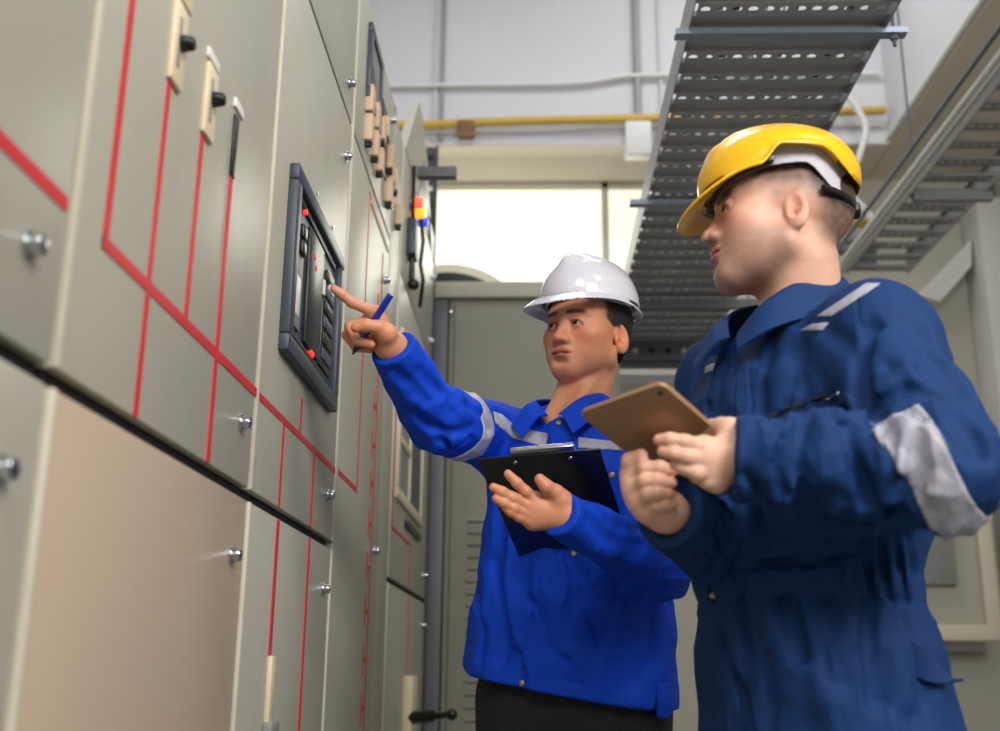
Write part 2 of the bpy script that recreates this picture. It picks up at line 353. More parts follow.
# louvred end cabinet closing the aisle
ec = thing('louvred_cabinet', (-.04, 4.45, 0), 'tall olive grey cabinet with louvres closing the end of the aisle', 'electrical cabinet')
MB().box((-.418, 4.36, 0), (-.36, 4.42, 2.45), .004).build('corner_post', M_DKPOST, ec)
MB().box((-.355, 4.37, .05), (.36, 4.9, 2.45), .006).build('body', M_LOUV, ec)
MB().box((-.418, 4.34, 2.452), (.38, 4.95, 2.524), .006).build('top_flange', M_CAB, ec)
MB().box((-.33, 4.352, .1), (.34, 4.371, 2.43), .004).build('door', M_LOUV, ec)
lv = MB()
for k in range(26):
    z = 1.52 - k*.0475
    lv.prism([(-.26, 4.352, z), (-.26, 4.336, z-.012), (-.26, 4.352, z-.020)], (.16, 0, 0))
    lv.prism([(.10, 4.352, z), (.10, 4.336, z-.012), (.10, 4.352, z-.020)], (.16, 0, 0))
lvo = lv.build('louvres', M_LOUV, ec); lvo['kind'] = 'stuff'
for x, z in ((-.345, 2.39), (.33, 2.39)): MB().cyl((x, 4.345, z), (x, 4.353, z), .006, n=10).build('screw', M_STEEL, ec)

# ------------------------------------------------------------------ conduits on the cross beam
def pipe(name, pts, r, m, label, cat='pipe', clips=()):
    o = thing(name, pts[0], label, cat)
    MB().tube(pts, r).build('tube', m, o)
    for p in clips: MB().box((p[0]-.02, p[1]-.03, p[2]-.03), (p[0]+.02, p[1]+.02, p[2]+.03), .004).build('clip', m, o)
    return o
def bw(px, py, off=.03): return tuple(float(v) for v in ony(px, py, YB-off))
x443 = bw(443, 60, .02)[0]
pipe('conduit', [(x443, YB-.015, ZC), (x443, YB-.015, 3.72)], .012, M_PIPEG, 'thin grey conduit running down the white beam at left')
pipe('conduit', [(x443-.04, YB-.015, ZC), (x443-.04, YB-.015, 3.72)], .008, M_WALL, 'thin white painted conduit beside the grey one at left')
x636 = bw(637, 60)[0]
pipe('conduit', [(x636, YB-.02, ZC), (x636, YB-.02, 3.70)], .02, M_PIPEG, 'thick grey conduit running down beside the perforated tray')
pipe('conduit', [(x636+.13, YB-.015, ZC), (x636+.13, YB-.015, 3.72)], .010, M_WALL, 'thin white conduit right of the thick grey one')
a = bw(392, 86); b = bw(560, 84); c = bw(590, 82); d = bw(625, 76); e = bw(672, 75)
pipe('conduit', [(-1.5, a[1], a[2]), a, b, c, d, e, (1.9, e[1], e[2])], .014, M_PIPEW, 'white horizontal conduit crossing the beam above the yellow pipe')
a = bw(418, 125, .06); e = bw(664, 118, .06)
pipe('yellow_pipe', [(-1.5, a[1], a[2]-.01), a, bw(520, 121, .06), e, (1.9, e[1], e[2]+.04)], .024, M_YELLOW, 'yellow pipe running along the white beam', 'pipe')
a = bw(425, 132, .016); e = bw(664, 126, .016)
pipe('conduit', [(-1.5, a[1], a[2]), a, bw(500, 131, .016), bw(560, 130, .016), bw(600, 127, .016), e, (1.9, e[1], e[2])], .013, M_PIPEW, 'white conduit just below the yellow pipe')
q = bw(466, 127, .05)
tag(MB().box((q[0]-.045, q[1]-.045, q[2]-.05), (q[0]+.045, YB, q[2]+.02), .006).build('pipe_bracket', M_BROWN), 'brown bracket holding the yellow pipe', 'bracket')
q = bw(638, 137, .05)
tag(MB().box((q[0]-.07, q[1]-.04, q[2]-.12), (q[0]+.07, YB, q[2]+.08), .01).build('junction_box', M_PIPEW), 'white junction box on the beam beside the tray', 'junction box')
dk = thing('round_duct', (-.62, 5.5, 2.9), 'dark round duct with pale rim in front of the lit window', 'duct')
dc = ony(447, 350, 5.5); DX, DZ = float(dc[0]), float(dc[2])
MB().cyl((DX, 5.45, DZ), (DX, 5.7, DZ), .47, n=64, bev=.01).build('rim', M_ENCL, dk)
MB().cyl((DX, 5.44, DZ), (DX, 5.45, DZ), .415, n=64).build('mouth', M_DARKP, dk)
MB().box((DX-.3, 5.5, 0), (DX+.3, 5.66, DZ-.35)).build('stand', M_DKPOST, dk)

# ------------------------------------------------------------------ perforated cable trays
def cross_slat(m, x0, x1, y, z, w, n, hole=.0125):
    """hat-shaped slat with a row of round holes through its web"""
    xs = np.linspace(x0+.03, x1-.03, n); p = xs[1]-xs[0]
    b = m.bm; k = 10
    def P(x, yy, zz): return b.verts.new((x, yy, zz))
    for t, zz in ((0, z), (1, z+.0025)):
        for x in xs:
            lo, hi = x-p/2, x+p/2
            ring = [P(x+hole*math.cos(i*2*math.pi/k), y+hole*math.sin(i*2*math.pi/k), zz) for i in range(k)]
            outer = []
            for i in range(k):
                c, s_ = math.cos(i*2*math.pi/k), math.sin(i*2*math.pi/k); f = min((p/2)/abs(c) if abs(c) > 1e-6 else 9, (w/2)/abs(s_) if abs(s_) > 1e-6 else 9)
                outer.append(P(x+c*f, y+s_*f, zz))
            cor = {}
            for i in range(k):
                j = (i+1) % k
                b.faces.new((ring[i], ring[j], outer[j], outer[i]))
                a_, c_ = outer[i].co, outer[j].co
                if abs(a_.x-c_.x) > 1e-5 and abs(a_.y-c_.y) > 1e-5:
                    cx = a_.x if abs(abs(a_.x-x)-p/2) < 1e-6 else c_.x; cy = a_.y if abs(abs(a_.y-y)-w/2) < 1e-6 else c_.y
                    b.faces.new((outer[i], outer[j], P(cx, cy, zz)))
    m.box((x0, y-w/2-.002, z), (x1, y-w/2, z+.013)); m.box((x0, y+w/2, z), (x1, y+w/2+.002, z+.013))
def tray(x0, x1, z, y0, y1, pitch, w, n, label, slat_m, group=None, rib=True):
    r = thing('cable_tray', ((x0+x1)/2, y0, z), label, 'cable tray', group)
    for s_, x in ((0, x0), (1, x1)):
        xa, xb = (x-.003, x) if s_ == 0 else (x, x+.003)
        m = MB().box((xa, y0, z-.01), (xb, y1, z+.085)).box((min(x, x+(.02 if s_ == 0 else -.02)), y0, z+.082), (max(x, x+(.02 if s_ == 0 else -.02)), y1, z+.085))
        m.build('side_rail', slat_m, r)
    y = y0+.05; first = None
    while y < y1:
        if first is None:
            m = MB(); cross_slat(m, x0, x1, 0, 0, w, n)
            if rib: m.box((x0, w/2, .012), (x1, pitch-w/2, .015))
            first = m.build('slat', slat_m, r, smooth=False); me = first.data; first.matrix_parent_inverse = Matrix.Identity(4); first.location = Vector((0, y, z))-Vector(r.location)
        else:
            o = first.copy(); COL.objects.link(o); o.parent = r; o.location = Vector((0, y, z))-Vector(r.location)
        first.matrix_parent_inverse = Matrix.Identity(4)
        y += pitch
    return r
M_TRAY = mat('dark_tray_steel', (172, 172, 178), .5, .0, var=.1, vscale=10)
t1 = tray(.39, .875, 2.5, 1.53, 5.3, .108, .052, 12, 'wide dark perforated cable tray overhead, between the two men', M_TRAY)
def strut(x0, x1, y, z, label, m=M_STRUT, tilt=0, h=.042, rods=()):
    r = thing('strut_channel', ((x0+x1)/2, y, z), label, 'tray support')
    o = MB().box((x0, y-.014, z), (x1, y+.014, z+.003)).box((x0, y-.016, z), (x1, y-.014, z+h)).box((x0, y+.014, z), (x1, y+.016, z+h)).build('channel', m, r)
    for x in rods:
        MB().cyl((x, y, z-.03), (x, y, ZC if x < 1.9 else 3.69), .005, n=8).cyl((x, y, z-.012), (x, y, z-.002), .010, n=6).build('hanger_rod', M_DKPOST, r)
strut(.355, .93, 2.42, 2.478, 'blue grey strut under the wide tray, nearest the camera', h=.016, rods=(.90,))
strut(.33, .93, 3.44, 2.470, 'blue grey strut under the wide tray beside the yellow helmet', h=.018, rods=(.90,))
strut(.33, 1.0, 4.40, 2.42, 'dark strut under the wide tray, seen right of the white helmet', M_DKPOST, h=.04)
# bundle of cables lying in the wide tray
for i, (x, c) in enumerate(((.47, M_PIPEG), (.52, M_BLACK), (.585, M_PIPEW), (.655, M_BLACK), (.72, M_PIPEW), (.80, M_BLACK))):
    pts = [(x+.012*math.sin(k*1.3+i), 1.6+k*.3, 2.545+.02*(i % 2)) for k in range(13)]
    tag(MB().tube(pts, .014 if c is M_BLACK else .009, n=8).build('tray_cable', c), ('black', 'grey', 'white')[0 if c is M_BLACK else (1 if c is M_PIPEG else 2)]+' cable lying in the wide overhead tray', 'cable', 'cables lying in the wide tray')
xc = thing('cross_tray', (.7, 5.18, 2.3), 'dark cable channel crossing under the far end of the wide tray', 'cable tray')
MB().box((.36, 5.12, 2.39), (1.12, 5.125, 2.50)).box((.36, 5.12, 2.39), (1.12, 5.26, 2.395)).box((.36, 5.255, 2.39), (1.12, 5.26, 2.50)).build('channel', M_DKPOST, xc)
for k in range(9):
    MB().cyl((.42+k*.08, 5.1185, 2.445), (.42+k*.08, 5.1205, 2.445), .014, n=14).build('slot', M_PIPEW if k % 3 == 1 else M_GAP, xc)
for x in (.80, 1.08): MB().cyl((x, 5.19, 2.395), (x, 5.19, 3.69), .006, n=8).build('hanger_rod', M_DKPOST, xc)
t2 = tray(1.60, 1.90, 2.9, 2.6, 5.25, .15, .06, 8, 'narrower grey cable tray at the upper right', M_GALV, rib=False)
strut(1.60, 1.93, 4.27, 2.855, 'pale grey strut under the tray at upper right', M_GALV, h=.04, rods=(1.615,))
for i, (dx, dz, r_, m_) in enumerate(((-.035, .0, .014, M_PIPEW), (-.075, -.01, .014, M_PIPEW), (-.11, .03, .010, M_DKPOST))):
    pipe('conduit', [(1.6+dx, 2.4, 2.9+dz), (1.6+dx, 5.38, 2.9+dz)], r_, m_, ('white conduit hugging the right tray', 'white conduit second from the right tray', 'dark conduit left of the white pair by the right tray')[i])
pipe('conduit', [(1.915, -.9, 3.715), (1.915, 5.38, 3.715)], .016, M_PIPEW, 'white conduit along the lower corner of the right beam')
# loose cables near the helmet of the man in navy
def cable(pts, r, m, label):
    P = [Vector(p) for p in pts]; out = []
    for i in range(len(P)-1):
        p0, p1, p2, p3 = P[max(i-1, 0)], P[i], P[i+1], P[min(i+2, len(P)-1)]
        for k in range(6):
            t = k/6; out.append(.5*((2*p1)+(p2-p0)*t+(2*p0-5*p1+4*p2-p3)*t*t+(3*p1-p0-3*p2+p3)*t**3))
    out.append(P[-1]); return tag(MB().tube(out, r, n=10).build('cable', m), label, 'cable')
cable([ony(846, 95, 5.2), ony(858, 110, 5.2), ony(866, 130, 5.2), ony(860, 155, 5.2), ony(852, 175, 5.2)], .018, M_PIPEW, 'white cable looping down the beam right of the yellow helmet')
cable([ony(850, 195, 5.2), ony(866, 212, 5.2), ony(880, 229, 5.2)], .022, M_PIPEW, 'short white pipe slanting down behind the yellow helmet')
cable([ony(826, 232, 5.3), ony(850, 222, 5.3), ony(868, 224, 5.3), ony(880, 232, 5.3)], .03, M_YELLOW, 'yellow cable coil behind the yellow helmet')
for k in range(4): cable([ony(820, 246+k*9, 5.3), ony(850, 240+k*9, 5.3), ony(876, 244+k*7, 5.3)], .022, (M_GALV, M_DKPOST)[k % 2], 'grey cable in the bundle behind the yellow helmet')['group'] = 'grey cables behind the yellow helmet'

# ------------------------------------------------------------------ right side
def bk(px, py, Y=5.78): q = ony(px, py, Y); return float(q[0]), float(q[2])
xa, za = bk(960, 210); xb, _ = bk(1001, 330)
tag(MB().box((xa+.02, 5.6, 0), (xb+.01, 5.849, za), .01).build('pillar', M_PIPEW), 'white pillar at the right edge behind the man in navy', 'pillar')
tag(MB().box((xb+.025, 5.7, 0), (2.59, 5.849, 3.6), .01).build('dark_duct', M_DKPOST), 'dark upright duct at the upper right edge', 'duct')
tag(MB().prism([(bk(912, 300)[0], 5.7, bk(0, 300)[1]), (bk(966, 246)[0], 5.7, bk(0, 246)[1]), (bk(966, 272)[0], 5.7, bk(0, 272)[1]), (bk(935, 306)[0], 5.7, bk(0, 306)[1])], (0, .15, 0)).build('streak', M_PIPEW), 'white slanting brace beside the white pillar', 'streak')  # pale slanting prism set against the back wall
en = thing('wall_enclosure', (2.0, 5.6, 1.3), 'cream wall enclosure with rounded frame right of the navy coverall', 'electrical enclosure')
x0, z0 = bk(900, 641, 5.5); x1, z1 = bk(990, 500, 5.5)
z1 = 2.2
fr = MB().box((x0, 5.503, z0+.001), (x1-.003, 5.56, z0+.08), .012, 3).box((x1-.08, 5.5, z0), (x1, 5.562, z1), .016, 3).box((x0, 5.503, z1-.08), (x1-.003, 5.56, z1-.001), .012, 3).box((x0-.05, 5.5, z0), (x0+.002, 5.562, z1), .016, 3)
fr.build('frame', M_ENCL, en)
MB().box((x0, 5.54, z0+.07), (x1-.07, 5.56, z1-.07)).build('panel', M_CAB, en)
xp, zp = bk(958, 585, 5.5)
MB().box((x0, 5.49, zp), (xp, 5.545, z1-.1), .006).build('cover', M_GREYP, en)
MB().box((x0+.1, 5.56, z0+.1), (x1-.1, 5.849, z1-.1)).build('back_box', M_ENCL, en)
q = ony(935, 646, 5.7); e = ony(985, 645, 5.7)
pipe('conduit', [(q[0]-.3, 5.72, q[2]), (e[0], 5.72, e[2])], .028, M_PIPEW, 'short white pipe under the cream wall enclosure')
q = ony(668, 662, 5.8); e = ony(705, 655, 5.8)
pipe('conduit', [(q[0]-.6, 5.8, q[2]-.02), (q[0], 5.8, q[2]), (q[0]+.08, 5.8, q[2]+.02), (e[0], 5.8, e[2]), (e[0]+.9, 5.8, e[2])], .03, M_PIPEW, 'white pipe low on the back wall between the men')
cb = thing('white_cabinet', (.9, 5.4, 0), 'white cabinet low behind the two men', 'cabinet')
x0 = float(ony(612, 376, 5.3)[0]); z0 = float(ony(650, 374, 5.3)[2])
MB().box((x0, 5.3, .1), (1.35, 5.7, z0), .01).build('body', M_WALL, cb)
MB().box((x0+.02, 5.28, .3), (1.33, 5.302, z0-.05), .008).build('door', M_WALLW, cb)
MB().box((x0+.05, 5.32, 0), (1.3, 5.65, .1)).build('plinth', M_DARKP, cb)

# ------------------------------------------------------------------ lights
def area(name, loc, target, size, power, col=(1, 1, 1), sy=None):
    l = bpy.data.lights.new(name, 'AREA'); l.energy = power; l.color = col; l.size = size
    if sy: l.shape = 'RECTANGLE'; l.size_y = sy
    o = bpy.data.objects.new(name, l); COL.objects.link(o); o.location = loc
    o.rotation_euler = (Vector(target)-Vector(loc)).to_track_quat('-Z', 'Y').to_euler(); return o
area('unseen_light', (1.5, -.9, 2.6), (.2, 1.9, 1.4), 1.0, 78, (1, .96, .91))  # key light added far below the ceiling to brighten the men
area('unseen_light', (-.1, -1.4, 3.6), (-.1, 1.8, 1.5), 1.3, 52, (1, .98, .95))  # unseen front light below the ceiling, no fixture
area('unseen_light', (1.5, .9, 3.62), (.5, 1.6, 1.6), .6, 16, (1, .98, .95))  # small unseen light below the ceiling, no fixture
area('unseen_light', (-.2, 3.6, 5.0), (-.2, 3.6, 0), 1.2, 24, (.95, .97, 1), .3)  # back ceiling light, out of view
area('unseen_light', (1.2, 4.3, 5.0), (1.2, 4.6, 0), 1.2, 18, (.95, .97, 1), .3)  # second back ceiling light, out of view
area('window_light', (-.1, YW-.02, 3.2), (-.1, 3, 1.6), 1.6, 12, (1, 1, .9), .7)
w = bpy.data.worlds.new('world'); S.world = w; w.use_nodes = True
w.node_tree.nodes['Background'].inputs[0].default_value = (.8, .85, .9, 1); w.node_tree.nodes['Background'].inputs[1].default_value = .3

# ================================================================== implicit-surface modelling kit
f32 = np.float32
def V(*a): return np.array(a, float)
def smin(a, b, k):
    if k <= 0: return np.minimum(a, b)
    h = np.maximum(k-np.abs(a-b), 0)/k
    return np.minimum(a, b)-h*h*(k*.25)
class Cone:
    """round cone between two points"""
    def __init__(s, a, b, r1, r2): s.a = V(*a); s.b = V(*b); s.r1 = r1; s.r2 = r2; s.c = (s.a+s.b)/2; s.R = np.linalg.norm(s.b-s.a)/2+max(r1, r2)
    def __call__(s, P):
        ab = s.b-s.a; q = P-s.a; t = np.clip(q@ab/(ab@ab+1e-12), 0, 1)
        return np.sqrt(((q-t[:, None]*ab)**2).sum(1))-(s.r1+(s.r2-s.r1)*t)
class Ell:
    def __init__(s, c, r, M=None): s.c = V(*c); s.r = V(*r); s.M = M; s.R = max(r)
    def __call__(s, P):
        q = P-s.c
        if s.M is not None: q = q@s.M
        k0 = np.sqrt(((q/s.r)**2).sum(1)); k1 = np.sqrt(((q/s.r**2)**2).sum(1))+1e-9
        return k0*(k0-1)/k1
class RBox:
    def __init__(s, c, h, r, M=None): s.c = V(*c); s.h = V(*h); s.r = r; s.M = M; s.R = float(np.linalg.norm(s.h))+r
    def __call__(s, P):
        q = P-s.c
        if s.M is not None: q = q@s.M
        q = np.abs(q)-(s.h-s.r)
        return np.sqrt((np.maximum(q, 0)**2).sum(1))+np.minimum(q.max(1), 0)-s.r
class Loft:
    """stack of super-elliptic sections along z: rows (z, half_x, half_y, centre_x, centre_y)"""
    def __init__(s, rows, n=2.4, cap=.03):
        s.k = np.array(rows, float); s.n = n; s.cap = cap
        z = s.k[:, 0]; s.c = V(s.k[:, 3].mean(), s.k[:, 4].mean(), z.mean()); s.R = float(np.hypot((z.max()-z.min())/2, s.k[:, 1].max()))+.1
    def __call__(s, P):
        z = P[:, 2]; k = s.k; g = [np.interp(z, k[:, 0], k[:, i]) for i in range(1, 5)]
        x = np.abs(P[:, 0]-g[2])/g[0]; y = np.abs(P[:, 1]-g[3])/g[1]
        rr = (x**s.n+y**s.n)**(1/s.n)
        ax = np.sqrt(((x*g[0])**2+(y*g[1])**2))+1e-9
        d = (rr-1)*ax/np.maximum(rr, .3)
        d = np.where(rr < .3, -np.minimum(g[0], g[1])*.7, d)
        cz = np.maximum(k[0, 0]-z, z-k[-1, 0])+s.cap*0
        kk = s.cap; h = np.maximum(kk-np.abs(d-cz), 0)/kk
        return np.maximum(d, cz)+h*h*kk*.25
class Group:
    """ordered smooth unions ('u'), subtractions ('s') and intersections ('i')"""
    def __init__(s, items, post=None, M=None, o=None, sc=1.0):
        s.sc = sc
        s.items = items; s.post = post; s.M = M; s.o = None if o is None else V(*o)
        cs = [it[1] for it in items if it[0] == 'u']
        lo = np.min([c.c-c.R for c in cs], 0); hi = np.max([c.c+c.R for c in cs], 0)
        s.c = (lo+hi)/2; s.R = float(np.linalg.norm(hi-lo)/2)
        if s.M is not None: s.c = s.M@s.c*sc+s.o; s.R *= sc
    def __call__(s, P, cull=None):
        if s.M is not None: Q = (P-s.o)@s.M/s.sc
        else: Q = P
        if cull is None and len(P) > 40:
            c0 = Q.mean(0); cull_r = float(np.sqrt(((Q-c0)**2).sum(1).max()))
        elif cull is None: c0 = Q.mean(0); cull_r = 1e9
        d = np.full(len(P), 9.0); far = 9.0
        for it in s.items:
            op, pr = it[0], it[1]; k = it[2] if len(it) > 2 else 0
            m = float(np.linalg.norm(pr.c-c0))-pr.R-cull_r
            if m > .06+k:
                if op == 'u': far = min(far, m)
                if op != 'i': continue
            v = pr(Q)
            if op == 'u': d = smin(d, v, k)
            elif op == 's': d = -smin(-d, v, k)
            else: d = -smin(-d, -v, k)
        d = np.minimum(d, far)
        if s.post is not None and far > 0:
            if np.abs(d).min() < .08: d = s.post(Q, d)
        return d*s.sc
class Plane:
    def __init__(s, p, n): s.p = V(*p); s.n = V(*n)/np.linalg.norm(n); s.c = s.p; s.R = 50
    def __call__(s, P): return (P-s.p)@s.n
class Fn:
    def __init__(s, f, c=(0, 0, 0), R=50): s.f = f; s.c = V(*c); s.R = R
    def __call__(s, P): return s.f(P)
# gradient noise
_rng = np.random.RandomState(7)
_PT = _rng.permutation(256).astype(np.int64); _G = _rng.normal(size=(256, 3)); _G /= np.linalg.norm(_G, axis=1)[:, None]
def noise(P):
    i = np.floor(P).astype(np.int64); f = P-i; u = f*f*f*(f*(f*6-15)+10); out = 0
    for dx in (0, 1):
        for dy in (0, 1):
            for dz in (0, 1):
                h = _PT[(_PT[(_PT[(i[:, 0]+dx) & 255]+i[:, 1]+dy) & 255]+i[:, 2]+dz) & 255]
                g = _G[h]; w = (u[:, 0] if dx else 1-u[:, 0])*(u[:, 1] if dy else 1-u[:, 1])*(u[:, 2] if dz else 1-u[:, 2])
                out = out+w*(g[:, 0]*(f[:, 0]-dx)+g[:, 1]*(f[:, 1]-dy)+g[:, 2]*(f[:, 2]-dz))
    return out
def isosurface(sdf, lo, hi, h, B=16):
    """block-sparse surface nets"""
    lo = np.array(lo, float); hi = np.array(hi, float); nb = np.ceil((hi-lo)/(h*B)).astype(int); n = nb*B+2
    g = np.stack(np.meshgrid(*[np.arange(k) for k in nb], indexing='ij'), -1).reshape(-1, 3)
    hd = h*B*.5*1.7321
    cen = lo+(g+.5)*B*h
    act = []
    for k, c in zip(g, cen):
        if abs(float(sdf(c[None])[0])) < hd*1.25+.03: act.append(k)
    st = np.array([n[1]*n[2], n[2], 1], np.int64)
    loc = np.stack(np.meshgrid(*[np.arange(B+1)]*3, indexing='ij'), -1).reshape(-1, 3)
    loc = loc  # corners of B cells per axis
    L = B+1; VC = {}; keys = []; pos = []; quads = []
    corners = np.array([(i, j, k) for i in (0, 1) for j in (0, 1) for k in (0, 1)])
    for k in act:
        base = k*B; P = lo+(base+loc)*h; d = sdf(P).astype(np.float64)
        if d.min() > 0 or d.max() < 0: continue
        D = d.reshape(L, L, L); s_ = D < 0
        cs = np.zeros((B, B, B), int)
        for c in corners: cs += s_[c[0]:c[0]+B, c[1]:c[1]+B, c[2]:c[2]+B]
        ci = np.argwhere((cs > 0) & (cs < 8))
        if len(ci) == 0: continue
        vals = np.stack([D[ci[:, 0]+c[0], ci[:, 1]+c[1], ci[:, 2]+c[2]] for c in corners], 1)
        acc = np.zeros((len(ci), 3)); cnt = np.zeros(len(ci))
        for a in range(8):
            for ax in range(3):
                if corners[a][ax] == 0:
                    b = a | (4 >> ax)
                    va, vb = vals[:, a], vals[:, b]; m = (va < 0) != (vb < 0)
                    t = np.where(m, va/(va-vb+1e-20), 0)
                    pt = np.tile(corners[a].astype(float), (len(ci), 1)); pt[:, ax] += t
                    acc += pt*m[:, None]; cnt += m
        f = acc/cnt[:, None]
        # one Newton step on the trilinear field
        w = np.stack([np.prod([f[:, ax] if corners[a][ax] else 1-f[:, ax] for ax in range(3)], 0) for a in range(8)], 1)
        dv = (w*vals).sum(1); gr = np.zeros((len(ci), 3))
        for ax in range(3):
            o = [q for q in range(3) if q != ax]
            for a in range(8):
                ww = np.prod([f[:, q] if corners[a][q] else 1-f[:, q] for q in o], 0)
                gr[:, ax] += (1 if corners[a][ax] else -1)*ww*vals[:, a]
        step = -dv/((gr**2).sum(1)+1e-12); f = np.clip(f+np.clip(step[:, None]*gr, -.4, .4), -.05, 1.05)
        gi = base+ci; keys.append(gi@st); pos.append(lo+(gi+f)*h)
        for ax in range(3):
            sl0 = [slice(0, B)]*3; sl1 = [slice(0, B)]*3; sl1[ax] = slice(1, B+1)
            a_, b_ = s_[tuple(sl0)], s_[tuple(sl1)]
            e = np.argwhere(a_ != b_)
            if len(e) == 0: continue
            up = a_[e[:, 0], e[:, 1], e[:, 2]]
            ge = (base+e); o1, o2 = [(1, 2), (2, 0), (0, 1)][ax]
            d1 = np.zeros(3, int); d1[o1] = 1; d2 = np.zeros(3, int); d2[o2] = 1
            q = np.stack([(ge-d1-d2)@st, (ge-d2)@st, ge@st, (ge-d1)@st], 1)
            q[~up] = q[~up][:, ::-1]; quads.append(q)
    keys = np.concatenate(keys); pos = np.concatenate(pos); quads = np.concatenate(quads)
    order = np.argsort(keys); ks = keys[order]
    ix = np.clip(np.searchsorted(ks, quads), 0, len(ks)-1); ok = (ks[ix] == quads).all(1)
    return pos[order], ix[ok]
def mesh_from(name, pos, quads, m, parent=None, color=None, attr='Col', origin=None, relax=0):
    used = np.unique(quads); rem = np.full(len(pos), -1); rem[used] = np.arange(len(used)); pos = pos[used]; quads = rem[quads]
    for _ in range(relax):
        acc = np.zeros_like(pos); c = np.zeros(len(pos))
        for a, b in ((0, 1), (1, 2), (2, 3), (3, 0)):
            np.add.at(acc, quads[:, a], pos[quads[:, b]]); np.add.at(c, quads[:, a], 1)
            np.add.at(acc, quads[:, b], pos[quads[:, a]]); np.add.at(c, quads[:, b], 1)
        pos = pos*.5+.5*acc/c[:, None]
    me = bpy.data.meshes.new(name); me.vertices.add(len(pos)); me.vertices.foreach_set('co', pos.astype(f32).ravel())
    me.loops.add(len(quads)*4); me.loops.foreach_set('vertex_index', quads.astype(np.int32).ravel())
    me.polygons.add(len(quads)); me.polygons.foreach_set('loop_start', np.arange(0, len(quads)*4, 4, dtype=np.int32))
    me.polygons.foreach_set('use_smooth', np.ones(len(quads), bool)); me.update(calc_edges=True); me.validate()
    ed = np.sort(np.concatenate([quads[:, [0, 1]], quads[:, [1, 2]], quads[:, [2, 3]], quads[:, [3, 0]]]), axis=1)
    _, cn = np.unique(ed[:, 0].astype(np.int64)*(len(pos)+1)+ed[:, 1], return_counts=True)
    if (cn == 1).any():
        b = bmesh.new(); b.from_mesh(me); bmesh.ops.holes_fill(b, edges=[e for e in b.edges if e.is_boundary], sides=14)
        for fc in b.faces: fc.smooth = True
        bmesh.ops.recalc_face_normals(b, faces=b.faces); b.to_mesh(me); b.free()
        print('holes', name, int((cn == 1).sum()))
    if color is not None:
        c = color(pos); c = np.concatenate([c, np.ones((len(c), 1))], 1)
        a = me.color_attributes.new(attr, 'FLOAT_COLOR', 'POINT'); a.data.foreach_set('color', c.astype(f32).ravel())
    for mm in (m if isinstance(m, (list, tuple)) else [m]): me.materials.append(mm)
    o = bpy.data.objects.new(name, me); COL.objects.link(o)
    if parent is not None: o.parent = parent; o.matrix_parent_inverse = WORLD_INV(parent)
    return o
HS = globals().get('HS', 1.0)
def sdf_obj(name, sdf, lo, hi, h, m, parent=None, color=None, relax=0):
    t = time.time(); p, q = isosurface(sdf, lo, hi, h*HS); o = mesh_from(name, p, q, m, parent, color, relax=relax)
    print('sdf', name, len(p), round(time.time()-t, 1)); return o
def hit(sdf, px, py, t0=.6, t1=4):
    """first point of the surface seen at a pixel"""
    d = ray(px, py); d = d/np.linalg.norm(d); t = t0
    for _ in range(160):
        v = float(sdf((CC+d*t)[None])[0])
        if v < .0004: return CC+d*t
        t += max(v*.7, .0004)
        if t > t1: return None
    return CC+d*t
def grad(sdf, p, e=.002):
    g = np.array([float(sdf((p+np.eye(3)[i]*e)[None])[0])-float(sdf((p-np.eye(3)[i]*e)[None])[0]) for i in range(3)]); return g/(np.linalg.norm(g)+1e-9)
def frame(yaw, pitch=0, roll=0):
    """yaw 0 faces the camera, + turns to picture left; columns are the person's right, forward, up"""
    a, b = math.radians(yaw), math.radians(pitch)
    F = V(-math.sin(a), -math.cos(a), 0); U = V(0, 0, 1); R = np.cross(F, U)
    F, U = F*math.cos(b)+U*math.sin(b), U*math.cos(b)-F*math.sin(b)
    c = math.radians(roll); R, U = R*math.cos(c)+U*math.sin(c), U*math.cos(c)-R*math.sin(c)
    return np.stack([R, F, U], 1)
def rotx(a): a = math.radians(a); return np.array([[1, 0, 0], [0, math.cos(a), -math.sin(a)], [0, math.sin(a), math.cos(a)]])
def roty(a): a = math.radians(a); return np.array([[math.cos(a), 0, math.sin(a)], [0, 1, 0], [-math.sin(a), 0, math.cos(a)]])
def rotz(a): a = math.radians(a); return np.array([[math.cos(a), -math.sin(a), 0], [math.sin(a), math.cos(a), 0], [0, 0, 1]])

